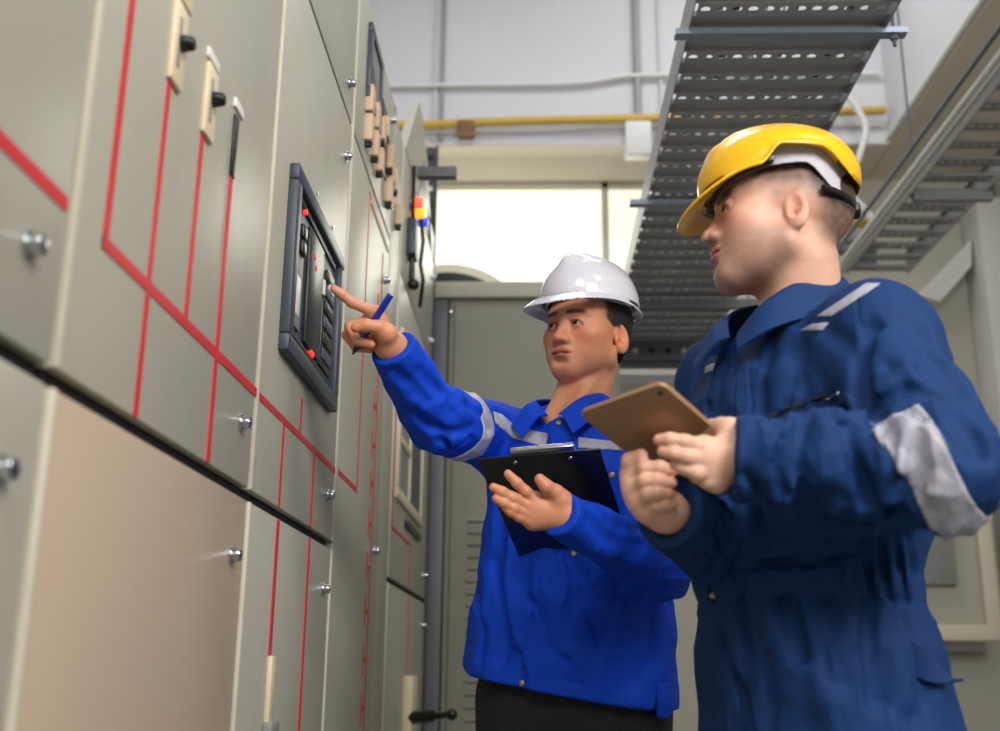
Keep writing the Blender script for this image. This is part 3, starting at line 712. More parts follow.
# ------------------------------------------------------------------ head (local: x right, y forward, z up, origin between the ears)
def head_sdf(wide=1.0, jaw=1.0, nose=1.0, lips=1.0, chin=1.0, open_=1.0, slant=4, ear_z=0.0, ear_a=26):
    I = []
    u = lambda p, k=.02: I.append(('u', p, k)); c = lambda p, k=.008: I.append(('s', p, k))
    u(Ell((0, -.018, .045), (.074*wide, .096, .086)), 0)
    u(Ell((0, .032, .035), (.064*wide, .058, .062)), .03)          # forehead
    u(Ell((0, .038, -.020), (.060*wide, .052, .064)), .03)         # mid face
    u(Cone((-.047*wide*jaw, -.002, -.050), (-.014, .070, -.092*chin), .024, .015), .03)
    u(Cone((.047*wide*jaw, -.002, -.050), (.014, .070, -.092*chin), .024, .015), .03)
    u(Cone((-.011, .074, -.090*chin), (.011, .074, -.090*chin), .0165, .0165), .022)
    u(Ell((0, .045, -.072), (.042*jaw, .042, .028)), .025)         # under-jaw fill
    u(Ell((0, .070, -.050), (.031, .027, .032)), .022)             # muzzle
    for s_ in (-1, 1):
        u(Ell((s_*.036*wide, .044, -.040), (.025, .032, .034)), .028)     # cheek
        u(Ell((s_*.045*wide, .058, -.010), (.019, .020, .016)), .024)     # cheekbone
        u(Cone((s_*.012, .0890, .034), (s_*.042, .076, .036), .0080, .0065), .020)   # brow
        c(Ell((s_*.0315, .1035, .0125), (.0190, .0165, .0130)), .016)       # socket
    # nose
    u(Cone((0, .086, .020), (0, .1035, -.016), .0074*nose, .0096*nose), .014)
    u(Ell((0, .109, -.023), (.0105*nose, .0105, .0095)), .008)
    for s_ in (-1, 1):
        u(Ell((s_*.0138*nose, .0965, -.0265), (.0076, .0105, .0078)), .008)
    for s_ in (-1, 1): c(Ell((s_*.0068*nose, .1040, -.0348), (.0034, .0050, .0040)), .003)
    # mouth
    u(Ell((0, .0915, -.0490), (.0245, .0125, .0056*lips)), .005)
    u(Ell((0, .0905, -.0600), (.0205, .0125, .0068*lips)), .005)
    c(Cone((-.026, .0885, -.0560), (0, .1060, -.0542), .0016, .0022), .003)
    c(Cone((.026, .0885, -.0560), (0, .1060, -.0542), .0016, .0022), .003)
    c(Ell((0, .107, -.0385), (.0035, .006, .007)), .006)
    c(Ell((0, .098, -.0730), (.016, .008, .005)), .012)
    # lids over the eyeballs, with an almond opening
    for s_ in (-1, 1):
        e0 = V(s_*.0315, .0795, .0110)
        u(Ell(e0, (.0155, .0143, .0140)), .006)
        Ms = roty(s_*slant)
        def cut(P, e0=e0, Ms=Ms):
            q = (P-e0)@Ms; r = np.sqrt(((P-e0)**2).sum(1))
            z = q[:, 2]+.0004+ .35*q[:, 0]**2/.0135
            al = (np.abs(q[:, 0]/.0136)**2+np.abs(z/(.0054*open_))**2)**.5-1
            return np.maximum(np.maximum(al*.0050, .0113-r), -q[:, 1])
        I.append(('s', Fn(cut, e0, .02), .0008))
        u(Cone((s_*.019, .0895, .0190), (s_*.042, .0840, .0180), .0022, .0022), .006)
    # ears
    for s_ in (-1, 1):
        M = rotz(s_*ear_a)@rotx(-12)
        o = V(s_*.0765*wide, -.012, ear_z)
        e = Group([('u', Ell((0, 0, 0), (.0062, .0170, .0300))), ('u', Ell((s_*-.002, .004, -.021), (.0055, .0095, .0115)), .008),
                   ('s', Ell((s_*.0068, .002, .006), (.0066, .0105, .0180)), .005), ('u', Ell((s_*.001, .0130, -.004), (.0035, .0045, .0070)), .003),
                   ('s', Ell((s_*.004, .006, -.008), (.006, .006, .007)), .003)], M=M, o=o)
        u(e, .010)
    return Group(I)
def eye_obj(parent, HM, ho, s_, sc, gaze, iris=(46, 26, 16), zz=.0110):
    """eyeball with iris and pupil as bands of its own colour"""
    c = HM@(V(s_*.0315, .0795, zz)*sc)+ho; g = HM@gaze; g = g/np.linalg.norm(g)
    b = bmesh.new(); bmesh.ops.create_uvsphere(b, u_segments=40, v_segments=40, radius=.0124*sc)
    bmesh.ops.transform(b, matrix=Matrix.Translation(Vector(c)) @ Vector(g).to_track_quat('Z', 'Y').to_matrix().to_4x4(), verts=b.verts)
    me = bpy.data.meshes.new('eye'); b.to_mesh(me); b.free()
    for p in me.polygons: p.use_smooth = True
    co = np.array([v.co[:] for v in me.vertices]); ang = np.degrees(np.arccos(np.clip(((co-c)/np.linalg.norm(co-c, axis=1)[:, None])@g, -1, 1)))
    col = np.ones((len(co), 4)); col[:, :3] = lin((176, 160, 152)); col[ang < 33, :3] = lin(iris); col[ang < 13, :3] = (.004, .004, .004)
    a = me.color_attributes.new('Col', 'FLOAT_COLOR', 'POINT'); a.data.foreach_set('color', col.astype(f32).ravel())
    me.materials.append(M_EYE); o = bpy.data.objects.new('eye', me); COL.objects.link(o); o.parent = parent; o.matrix_parent_inverse = WORLD_INV(parent); return o
M_EYE = mat('eye_surface', (220, 210, 205), .12, attr='Col')
M_SKIN = mat('skin', (200, 150, 125), .42, attr='Col', var=.035, vscale=220, bump=.10, bscale=700, sss=.07, spec=.45)

# ------------------------------------------------------------------ hands from joint chains
def W(j): return ony(*j) if len(j) == 3 else V(*j)
def hand_sdf(wrist, fingers, thumb, r=.0088, palm_r=.0135, fore=None, fore_r=.027, nails=True):
    """wrist and joints as (px, py, depth); fingers: MCP, PIP, DIP, tip each"""
    w = W(wrist); palm = [('u', Ell(w, (.024, .024, .020)))]
    F = []; tips = []; mc = []
    for i, f in enumerate(fingers):
        p = [W(j) for j in f]; mc.append(p[0]); rr = r*(1.0, 1.03, .97, .86)[i]
        F.append(('u', Group([('u', Cone(p[0], p[1], rr*1.12, rr*1.0)), ('u', Cone(p[1], p[2], rr*1.02, rr*.92), .004), ('u', Cone(p[2], p[3], rr*.94, rr*.80), .004)]), .0012)); tips.append((p[2], p[3], rr))
    for i, p in enumerate(mc):
        palm.append(('u', Cone(w+(p-w)*.12, p, .0165, palm_r*(1, 1, .95, .9)[i]), .016))
    t = [W(j) for j in thumb]
    T = Group([('u', Cone(w+(t[0]-w)*.5, t[0], .016, .0155)), ('u', Cone(t[0], t[1], .0155, .0118), .012), ('u', Cone(t[1], t[2], .0112, .0105), .005), ('u', Cone(t[2], t[3], .0108, .0090), .004)])
    tips.append((t[2], t[3], .0105))
    it = [('u', Group(palm), 0), ('u', Group(F), .007), ('u', T, .008)]
    if fore is not None: it.append(('u', Cone(w, W(fore), fore_r*.95, fore_r*1.15), .02))
    return Group(it), tips

# ================================================================== people
def sstep(a, b, x): t = np.clip((x-a)/(b-a), 0, 1); return t*t*(3-2*t)
def mixc(c, col, w): return c*(1-w[:, None])+np.array(lin(col))*w[:, None]
def skin_color(heads, hands, base, warm, lip, brow, stub, hairc, hair_w, brow_th=1.0):
    """colours of the skin: lips with painted shade between them, brows, stubble, cropped hair, warmer ears, nose and fingertips, nails"""
    HM, ho, sc = heads
    def f(P):
        c = np.tile(np.array(lin(base)), (len(P), 1)); q = ((P-ho)@HM)/sc
        x, y, z = np.abs(q[:, 0]), q[:, 1], q[:, 2]; face = (y > .0)&(z > -.13)
        n = noise(P*90)*.5+.5
        # warm zones
        for cx, cy, cz, r in ((.045, .07, -.02, .028), (0, .108, -.02, .014), (.078, -.01, 0, .03)):
            c = mixc(c, warm, .45*np.exp(-(((x-cx)**2+(y-cy)**2+(z-cz)**2)/r**2)))
        c = mixc(c, warm, .35*(x < .05)*(y > .05)*np.exp(-(((x-.0315)**2+(z-.012)**2)/.018**2)))
        if stub:
            w = sstep(-.020, -.048, z-.25*(.05-y)*(y < .05)*.6)*sstep(-.03, .02, y)*sstep(-.13, -.10, z)
            mo = np.exp(-((x/.020)**2+((z+.037)/.007)**2))*(y > .08)
            w = np.clip(w*(1-np.exp(-((x/.02)**2+((z+.054)/.012)**2)*1.0)*(y > .08)), 0, 1)
            c = mixc(c, stub[0], np.clip(stub[1]*(w*(.75+.5*n)+mo), 0, 1))
        # lips
        lw = (y > .075)*sstep(1.15, .85, np.sqrt((x/.0245)**2+((z+.0545)/.0108)**2)); c = mixc(c, lip, lw*.85)
        c = mixc(c, (70, 30, 28), (y > .08)*np.exp(-((z+.0548+.0*x)/.0014)**2)*sstep(.025, .020, x)*.8)  # shade of the lip parting painted as a dark line
        # brows, lash line
        bz = .0335+.05*x-2.2*(x-.027)**2
        bw = (y > .05)*sstep(.0060*brow_th, .0032*brow_th, np.abs(z-bz))*sstep(.010, .014, x)*sstep(.057, .047, x)
        c = mixc(c, brow, bw*(.70+.4*n).clip(0, 1)*.92)
        ex = x-.0315; ez = z-.0105
        lash = (y > .07)*np.exp(-((ez-.0052+.30*ex**2/.0135)/.0014)**2)*sstep(.0165, .0135, np.abs(ex)); c = mixc(c, (30, 18, 16), np.clip(lash*.9, 0, 1))
        # nostrils and ear hollow stay skin; cropped hair
        hw = hair_w(q, n); c = mixc(c, hairc, np.clip(hw, 0, 1))
        for (a, b, r) in hands:
            d = b-a; L = np.linalg.norm(d); t = ((P-a)@d)/L**2
            rad = np.linalg.norm(P-a-np.clip(t, 0, 1)[:, None]*d, axis=1)
            c = mixc(c, warm, .22*sstep(.2, 1.1, t)*(rad < r*1.6)*(t < 1.8))
        return c
    return f
def cutp(w, e, r, off=0.0):
    """everything past the wrist plane, within reach of the cuff"""
    d = (w-e)/np.linalg.norm(w-e); w = w+d*off
    return Fn(lambda P: np.maximum(-((P-w)@d), np.linalg.norm(P-w, axis=1)-.075), w, .08)
def folds(P, d, specs):
    for (cen, rad, M, fr, amp) in specs:
        q = P-cen; w = np.exp(-(q**2).sum(1)/rad**2)
        if w.max() < .02: continue
        n = np.abs(noise((q@M)*fr))*2+.22*np.abs(noise((q@M)*fr*2.1+9.1))*2; d = d+w*amp*(n-.6)
    return d
def crease(paths):
    """paths: list of (points, depth, width): valleys (+) or ridges (-)"""
    segs = []
    for pts, dep, wid in paths:
        pts = [p for p in pts if p is not None]
        for i in range(len(pts)-1):
            segs.append((pts[i], pts[i+1], dep, wid))
    A = np.array([s[0] for s in segs]); Bv = np.array([s[1] for s in segs])
    def f(P, d):
        c0 = P.mean(0); r = np.sqrt(((P-c0)**2).sum(1).max()); tot = {}
        for a, b, dep, wid in segs:
            if np.linalg.norm((a+b)/2-c0)-np.linalg.norm(b-a)/2 > r+wid*2.5: continue
            ab = b-a; q = P-a; t = np.clip(q@ab/(ab@ab+1e-12), 0, 1); e2 = ((q-t[:, None]*ab)**2).sum(1)
            g = np.exp(-e2/wid**2)
            key = (dep, wid); tot[key] = np.maximum(tot.get(key, 0), g)
        for (dep, wid), g in tot.items(): d = d+(dep*1.55 if wid > .0035 else dep)*g
        return d
    return f
def shell(base, region, t=.0022, inner=.006):
    def f(P):
        d = base(P); return np.maximum(np.maximum(d-t, -(d+inner)), region(P))
    return Fn(f, base.c, base.R)
def slabr(c, n, w, lim=None, limr=None, warp=0):
    n = V(*n)/np.linalg.norm(n)
    def f(P):
        s_ = (P-c)@n
        if warp: s_ = s_+warp*noise(P*14)
        d = np.abs(s_)-w/2
        if lim is not None: d = np.maximum(d, np.linalg.norm(P-lim, axis=1)-limr)
        return d
    return f
def polyr(pts, n, thick=.06):
    """convex region: flat polygon (3D points, any winding) pushed along its normal n"""
    n = V(*n)/np.linalg.norm(n); pts = np.array(pts); c = pts.mean(0); pl = []
    for i in range(len(pts)):
        a, b = pts[i], pts[(i+1) % len(pts)]; m = np.cross(b-a, n); m /= np.linalg.norm(m)
        if (c-a)@m > 0: m = -m
        pl.append((a, m))
    def f(P):
        d = np.abs((P-c)@n)-thick
        for a, m in pl: d = np.maximum(d, (P-a)@m)
        return d
    return f
def button(parent, sdf, px, py, r=.0065, m=None, base=None, name='button'):
    p = hit(sdf, px, py); g = grad(sdf, p, .004)
    return MB().cyl(p-g*.002, p+g*.0025, r, r*.85, n=20, bev=.0008).cyl(p+g*.002, p+g*.0032, r*.45, r*.4, n=14, bev=.0003).build(name, m or M_BRASS, parent)
def catmull(P, n):
    P = [np.array(p, float) for p in P]; out = []
    for i in range(len(P)-1):
        p0, p1, p2, p3 = P[max(i-1, 0)], P[i], P[i+1], P[min(i+2, len(P)-1)]
        for k in range(n):
            t = k/n; out.append(.5*((2*p1)+(p2-p0)*t+(2*p0-5*p1+4*p2-p3)*t*t+(3*p1-p0-3*p2+p3)*t**3))
    out.append(P[-1]); return out
def sheet(name, rows, m, parent, thick=.004, n=6, bulge=None):
    """thick cloth sheet through rows of 3D points"""
    R_ = [catmull(r, n) for r in rows]; cols = list(zip(*R_)); cols = [catmull(c, n) for c in cols]
    G_ = np.array(cols); nu, nv = G_.shape[:2]
    du = np.gradient(G_, axis=0); dv = np.gradient(G_, axis=1); N_ = np.cross(du, dv); N_ /= np.linalg.norm(N_, axis=2)[..., None]+1e-9
    b = bmesh.new(); A = [[b.verts.new(G_[i, j]+N_[i, j]*thick/2) for j in range(nv)] for i in range(nu)]; B_ = [[b.verts.new(G_[i, j]-N_[i, j]*thick/2) for j in range(nv)] for i in range(nu)]
    for i in range(nu-1):
        for j in range(nv-1):
            b.faces.new((A[i][j], A[i+1][j], A[i+1][j+1], A[i][j+1])); b.faces.new((B_[i][j], B_[i][j+1], B_[i+1][j+1], B_[i+1][j]))
    for i in range(nu-1):
        b.faces.new((A[i][0], B_[i][0], B_[i+1][0], A[i+1][0])); b.faces.new((A[i][-1], A[i+1][-1], B_[i+1][-1], B_[i][-1]))
    for j in range(nv-1):
        b.faces.new((A[0][j], A[0][j+1], B_[0][j+1], B_[0][j])); b.faces.new((A[-1][j], B_[-1][j], B_[-1][j+1], A[-1][j+1]))
    mb = MB(); mb.bm.free(); mb.bm = b
    return mb.build(name, m, parent, angle=60)
M_BRASS = mat('brass_snap', (196, 180, 140), .32, .8)
M_ROYAL = mat('royal_blue_cotton', (0, 64, 196), .72, var=.05, vscale=40, bump=.16, bscale=420, spec=.25)
M_NAVY = mat('navy_cotton', (15, 52, 104), .72, var=.06, vscale=35, bump=.16, bscale=420, spec=.25)
M_REFL = mat('reflective_tape', (168, 168, 182), .45, .0, var=.05, vscale=30, bump=.15, bscale=300)
M_TROU = mat('black_trouser_cloth', (22, 23, 32), .8, var=.05, vscale=30, bump=.1, bscale=300)
M_BOOT = mat('black_leather', (24, 22, 22), .4, bump=.1, bscale=90)
M_HATW = mat('white_helmet_plastic', (216, 214, 226), .22, coat=.5, var=.01)
M_HATY = mat('yellow_helmet_plastic', (248, 190, 6), .28, coat=.4, var=.02)
M_HATIN = mat('grey_suspension_band', (196, 196, 206), .5)
M_HAIR1 = mat('black_hair', (26, 20, 18), .6, var=.2, vscale=300, bump=.5, bscale=600)

# ------------------------------------------------------------------ hard hats (helmet frame: x right, y forward, z up, origin at head centre)
def helmet(name, label, HM, ho, sc, m, style, parent_in=None):
    r = thing(name, tuple(ho+HM@V(0, 0, .13)*sc), label, 'hard hat')
    if style == 'white':
        dome = Ell((0, -.012, .048), (.1000, .1230, .0990)); inner = Ell((0, -.012, .048), (.0965, .1195, .0955))
        items = [('u', dome), ('u', Ell((0, .000, .116), (.026, .088, .036)), .022), ('u', Ell((0, -.035, .093), (.060, .070, .050)), .03)]
        zb = .044
    else:
        dome = Ell((0, -.010, .064), (.1040, .1260, .0860)); inner = Ell((0, -.010, .064), (.1000, .1220, .0820))
        items = [('u', dome), ('u', Ell((0, .000, .116), (.020, .094, .038)), .022), ('u', Ell((-.042, .0, .110), (.008, .075, .030)), .016), ('u', Ell((.042, .0, .110), (.008, .075, .030)), .016)]
        zb = .056
    # the rim: floor height varies round the head
    if style == 'white':
        rim = lambda q: zb-.010*np.clip(q[:, 1]/.12, -1, 1)
        def brim(q):
            fwd = np.clip(q[:, 1]/.12, -1, 1); e = np.sqrt((q[:, 0]/(.1165))**2+((q[:, 1]-.004)/(.1385+.020*(q[:, 1] > 0)))**2)
            d1 = (e-1)*.115; h = zb-.006-.020*np.clip(q[:, 1]/.14, 0, 2)**2-.002
            zc = np.abs(q[:, 2]-(h-.10*np.maximum(e-.86, 0)))-.0026
            return np.maximum(np.maximum(d1, zc), (.76-e)*.1)
    else:
        rim = lambda q: zb+.030*sstep(.035, .000, q[:, 1])*sstep(-.115, -.060, q[:, 1])-.010*np.clip((-q[:, 1]-.06)/.07, 0, 1)-.004*np.clip(q[:, 1]/.1, 0, 1)
        def brim(q):
            e = np.sqrt((q[:, 0]/(.1105))**2+((q[:, 1]-.006)/(.1360+.010*(q[:, 1] > 0)))**2)
            d1 = (e-1)*.12; h = rim(q)-.046*np.clip((q[:, 1]-.035)/.12, 0, 2)**1.6
            zc = (np.abs(q[:, 2]-(h-.05*np.maximum(e-.80, 0)))-.0030)*.85
            return np.maximum(np.maximum(d1, zc), (.72-e)*.1)
    def f(P):
        q = ((P-ho)@HM)/sc; d = None
        for it in items: v = it[1](q); d = v if d is None else smin(d, v, it[2])
        d = np.maximum(d, -inner(q)); d = np.maximum(d, rim(q)-.004-q[:, 2])
        d = smin(d, brim(q), .006)
        col_ = np.maximum((np.sqrt((q[:, 0]/(inner.r[0]*.985))**2+((q[:, 1]-inner.c[1])/(inner.r[1]*.985))**2)-1)*.1, q[:, 2]-inner.c[2]+.001); d = np.maximum(d, -col_)
        return d*sc
    F = Fn(f, ho, .3)
    sdf_obj('shell', F, ho-.24*sc, ho+.24*sc, .0021, m, r)
    # suspension band, strap and ratchet inside
    def band(P):
        q = ((P-ho)@HM)/sc; e = np.sqrt((q[:, 0]/.083)**2+((q[:, 1]+.008)/.104)**2)
        zt = .040 if style == 'white' else .085
        lo_ = (.030 if style == 'white' else .054)-.006*np.clip(q[:, 1]/.1, -1, 1)-(.044 if style != 'white' else .02)*sstep(-.035, -.085, q[:, 1])
        return np.maximum(np.maximum(np.abs(e-1)*.09-.0016, q[:, 2]-zt-.012), lo_-q[:, 2])*sc
    sdf_obj('suspension_band', Fn(band, ho, .3), ho-.14*sc, ho+.16*sc, .002, M_HATIN, r)
    q = lambda x, y, z: Vector(ho+HM@(V(x, y, z)*sc))
    b = MB()
    pts = [q(.0865*math.sin(a), -.010-.106*math.cos(a), .018-.010*math.cos(a)) for a in np.linspace(-1.1, 1.1, 13)]
    b.tube(pts, .0055*sc, n=8); b.cyl(q(0, -.108, .010), q(0, -.128, .010), .015*sc, .013*sc, n=20, bev=.002)
    b.build('ratchet_strap', M_BLACK, r)
    if style != 'white':
        for s_ in (-1, 1):
            b = MB().tube([q(s_*.087, .020, .054), q(s_*.082, .045, .048), q(s_*.068, .072, .042), q(s_*.045, .090, .036), q(s_*.015, .100, .031)], .0050*sc, n=8)
            b.cyl(q(s_*.084, .018, .060), q(s_*.098, .018, .060), .008*sc, n=14, bev=.001); b.build('chin_strap_clip', M_BLACK, r)
    return r, F
def boots(parent, cx, cy, yaw, w=.12):
    Mf = frame(yaw)
    for s_ in (-1, 1):
        o = V(cx, cy, 0)+Mf@V(s_*w, 0, 0); T = lambda x, y, z: o+Mf@V(x, y, z)
        g = Group([('u', Ell(T(0, .06, .045), (.048, .135, .050), Mf)), ('u', Cone(T(0, -.03, .06), T(0, -.03, .20), .050, .056), .03), ('i', Plane((0, 0, .004), (0, 0, -1)), .004)])
        b = sdf_obj('boot', g, o-V(.25, .25, .01), o+V(.25, .25, .30), .006, M_BOOT, parent)

# ================================================================== man in royal blue jacket and white helmet
def make_blue():
    root = thing('person', (.08, 2.14, 0), 'man in bright royal blue jacket pointing at the panel and holding a clipboard', 'person')
    BM = frame(24); bo = V(.075, 2.13, 0)
    T = lambda x, y, z: bo+BM@V(x, y, z)
    HM = frame(37, -1, 4); ho = ony(587.5, 338, 2.15); SC = .945
    head = head_sdf(wide=1.06, jaw=.97, nose=1.06, lips=1.25, open_=.80, slant=5, chin=.92, ear_z=-.007)
    # joints
    shR, shL = T(.160, .0, 1.405), T(-.140, .01, 1.345)
    elR = ony(437, 418, 1.93); wrR = ony(393, 348, 1.79)
    elL = ony(660, 566, 1.93); wrL = ony(567, 517, 1.725)
    R_ang = [[(376, 313, 1.775), (352, 302.5, 1.765), (342, 294.5, 1.757), (334, 289, 1.75)],
             [(372, 319, 1.79), (350, 327, 1.778), (357, 341, 1.765), (371, 344.5, 1.757)],
             [(370, 326, 1.81), (347, 335, 1.80), (356, 347, 1.79), (368, 349, 1.78)],
             [(371, 332, 1.83), (353, 340, 1.825), (360, 348, 1.815), (370, 350, 1.80)]]
    R_th = [(387, 334, 1.757), (378, 327, 1.742), (367, 325.5, 1.733), (356, 327.5, 1.732)]
    h1, tp1 = hand_sdf((392, 348, 1.79), R_ang, R_th, r=.0090, palm_r=.0135)
    L_f = [[(536, 500, 1.715), (525.6, 491.5, 1.70), (517, 483, 1.692), (508, 474, 1.688)],
           [(533, 508, 1.715), (513, 498, 1.698), (502, 492, 1.692), (493.5, 487.5, 1.69)],
           [(532, 515, 1.718), (514, 508, 1.70), (504, 503, 1.694), (496, 498.5, 1.692)],
           [(533, 523, 1.722), (519, 517, 1.708), (511, 512, 1.70), (505, 508, 1.698)]]
    L_t = [(562, 501, 1.71), (556, 492, 1.70), (546, 486, 1.69), (540, 479.5, 1.688)]
    h2, tp2 = hand_sdf((566, 515, 1.725), L_f, L_t, r=.0088, palm_r=.0135)
    neckb = T(0, -.01, 1.42)
    hc = lambda x, y, z: ho+HM@(V(x, y, z)*SC)
    hg = Group([('u', head)], M=HM, o=ho, sc=SC)
    body = Group([('u', hg), ('u', Cone(hc(0, -.028, -.055), neckb, .050, .060), .018),
                  ('u', Cone(hc(.035, -.02, -.05), T(.02, .055, 1.425), .012, .012), .014), ('u', Cone(hc(-.035, -.02, -.05), T(-.02, .055, 1.425), .012, .012), .014),
                  ('u', Cone(T(0, 0, 1.36), T(0, 0, 1.0), .085, .09), .03), ('u', Cone(T(0, 0, 1.37), shR, .05, .04), .03), ('u', Cone(T(0, 0, 1.37), shL, .05, .04), .03),
                  ('u', Cone(shR, elR, .038, .033), .01), ('u', Cone(elR, wrR, .033, .026), .01), ('u', Cone(shL, elL, .038, .033), .01), ('u', Cone(elL, wrL, .033, .025), .01),
                  ('u', h1, .012), ('u', h2, .012)])
    hw = lambda q, n: (sstep(.004, .012, q[:, 2]-.006-.5*np.maximum(q[:, 1]-.012, 0)+.35*np.minimum(q[:, 1]+.03, 0))*sstep(.050, .030, q[:, 1])
                       + sstep(-.055, -.03, q[:, 2])*sstep(-.028, -.045, q[:, 1]))*(np.abs(q[:, 0]) < .0815)*.96*(.9+.2*n)
    col = skin_color((HM, ho, SC), tp1+tp2, (210, 144, 110), (212, 108, 82), (176, 92, 82), (34, 22, 18), None, (24, 18, 17), hw, brow_th=.95)
    lo = V(-.36, 1.62, .95); hi = V(.42, 2.35, 1.78)
    b = sdf_obj('body', body, lo, hi, .0021, M_SKIN, root, col)
    for s_ in (-1, 1): eye_obj(root, HM, ho, s_, SC, V(.24, 1, .10))
    # hair shell: short back and sides
    hb = Group([('u', Ell((0, -.018, .045), (.0822, .0995, .089))), ('u', Ell((0, -.045, -.005), (.062, .062, .06)), .02)], M=HM, o=ho, sc=SC)
    def hair(P):
        q = (P-ho)@HM/SC; d = hb(P)-.0005+.0012*noise(P*260)
        cut = np.maximum(.004+.55*np.maximum(q[:, 1]-.010, 0)-.9*np.maximum(-q[:, 1]-.022, 0)-q[:, 2], q[:, 1]-.048-.25*(q[:, 2]-.02)); cut = np.maximum(cut, -.058-q[:, 2])
        ear = .017-np.sqrt((q[:, 1]+.012)**2+(.8*(q[:, 2]+.012))**2)
        return np.maximum(np.maximum(d, cut), ear)
    sdf_obj('hair', Fn(hair, ho, .15), ho-.14, ho+.15, .0022, M_HAIR1, root)
    # ---- jacket
    rows = [(.86, .200, .142, .004, 0), (.95, .205, .143, .004, 0), (1.05, .192, .135, 0, 0), (1.15, .176, .130, -.002, 0), (1.25, .168, .124, -.003, 0), (1.32, .168, .116, 0, 0), (1.385, .158, .092, 0, -.005), (1.43, .100, .072, 0, -.012), (1.455, .070, .062, 0, -.012)]
    torso = Group([('u', Loft(rows, 2.5, .03))], M=BM, o=bo)
    def hem(P):
        q = (P-bo)@BM; return (.905+.10*q[:, 0]*1.6)-q[:, 2]
    arms = [('u', Cone(T(.10, 0, 1.395), shR, .050, .060), .04), ('u', Cone(T(-.08, 0, 1.37), shL, .050, .056), .04),
            ('u', Cone(shR, elR, .066, .056), .035), ('u', Cone(elR, wrR+(elR-wrR)*.02, .056, .040), .02),
            ('u', Cone(shL, elL, .060, .052), .035), ('u', Cone(elL, wrL+(wrL-elL)*.09, .052, .035), .02)]
    base = Group([('u', torso)]+arms)
    def mk(base):
        Hh = lambda *pts: [hit(base, *p) for p in pts]
        paths = []
        # sleeve creases of the pointing arm
        for pts, dep, wid in (([(395, 372), (412, 385), (425, 402)], .007, .011), ([(420, 372), (440, 392), (452, 410)], .006, .010), ([(385, 385), (405, 405), (430, 425)], .006, .010), ([(432, 425), (452, 432), (470, 428)], .009, .010),
                              ([(440, 440), (458, 445), (468, 438)], .007, .008), ([(465, 405), (480, 415), (486, 430)], .006, .009), ([(445, 400), (462, 415)], -.006, .010), ([(415, 400), (432, 412)], -.005, .010),
                              ([(500, 415), (506, 440), (498, 470)], .010, .010), ([(488, 470), (500, 505), (503, 560)], .006, .014), ([(478, 590), (485, 630), (482, 660)], .008, .010), ([(495, 560), (505, 610), (502, 660)], .008, .012),
                              ([(512, 590), (520, 640)], -.006, .014), ([(530, 600), (550, 640), (565, 660)], .008, .012), ([(585, 600), (600, 640), (628, 680)], .007, .016), ([(540, 625), (560, 650)], -.006, .012),
                              ([(600, 562), (640, 585), (660, 590)], .012, .014), ([(620, 560), (650, 610), (655, 660)], .008, .018), ([(570, 560), (590, 590), (600, 620)], .006, .014),
                              ([(590, 520), (610, 540), (640, 545)], .007, .011), ([(610, 520), (630, 530), (655, 530)], .006, .010), ([(600, 548), (625, 562), (650, 565)], -.006, .012),
                              ([(525, 412), (540, 430), (545, 448)], .004, .010), ([(590, 470), (606, 500), (620, 530)], .005, .012)):
            paths.append((Hh(*pts), dep, wid))
        # placket seam, yoke seam, hem band seam, chest pocket edges
        for pts in ([(548, 408), (546, 450)], [(545, 540), (532, 600), (522, 655), (514, 690)], [(464, 652), (515, 668), (570, 682), (625, 694), (664, 700)]):
            paths.append((Hh(*pts), .0035, .0030))
        return crease(paths)
    cr = mk(base)
    specs = [(elR, .15, np.diag([1., .45, .7]), 20, .015), (T(0, .1, 1.05), .30, np.diag([1., 1., .4]), 15, .022), (elL, .14, np.diag([.6, 1., 1.]), 18, .015), (shR, .12, np.eye(3), 18, .008), (T(0, .1, 1.33), .16, np.diag([1., 1., .5]), 16, .004)]
    jac = Group([('u', base), ('s', Cone(hc(0, -.02, -.04), T(0, -.005, 1.40), .056, .060), .010), ('s', Cone(T(0, .06, 1.47), T(0, .125, 1.405), .034, .012), .01),
                 ('s', cutp(wrR, elR, .030), .002), ('s', Cone(wrR+(elR-wrR)*.05, wrR+(wrR-elR)*.3, .024, .036), .004), ('s', cutp(wrL, elL, .034, .018), .002), ('s', Cone(wrL+(wrL-elL)*.01, wrL+(wrL-elL)*.3, .021, .031), .004)],
                post=lambda P, d: cr(P, folds(P, d, specs)))
    jac = Group([('u', jac), ('i', Fn(hem, (0, 0, 0)), .006)])
    jl, jh = V(-.42, 1.60, .84), V(.48, 2.40, 1.50)
    jo = sdf_obj('jacket', jac, jl, jh, .0034, M_ROYAL, root)
    # reflective bands: chest, upper arm
    for poly in ([(493, 411), (495, 423), (512, 438), (515, 426), (502, 414)], [(514, 426), (511, 438), (547, 447.5), (548, 433.5)], [(578, 437), (578, 448), (640, 452), (640, 444)]):
        pts = [hit(jac, *p) for p in poly]; n_ = ray(*poly[0])
        sdf_obj('reflective_band', shell(jac, polyr(pts, n_, .05)), np.min(pts, 0)-.03, np.max(pts, 0)+.03, .0024, M_REFL, root)
    ax = (elR-shR)/np.linalg.norm(elR-shR); qc = shR*.33+elR*.67
    sdf_obj('reflective_band', shell(jac, slabr(qc, ax, .048, qc, .085)), jl, V(.1, 2.4, 1.55), .0030, M_REFL, root)
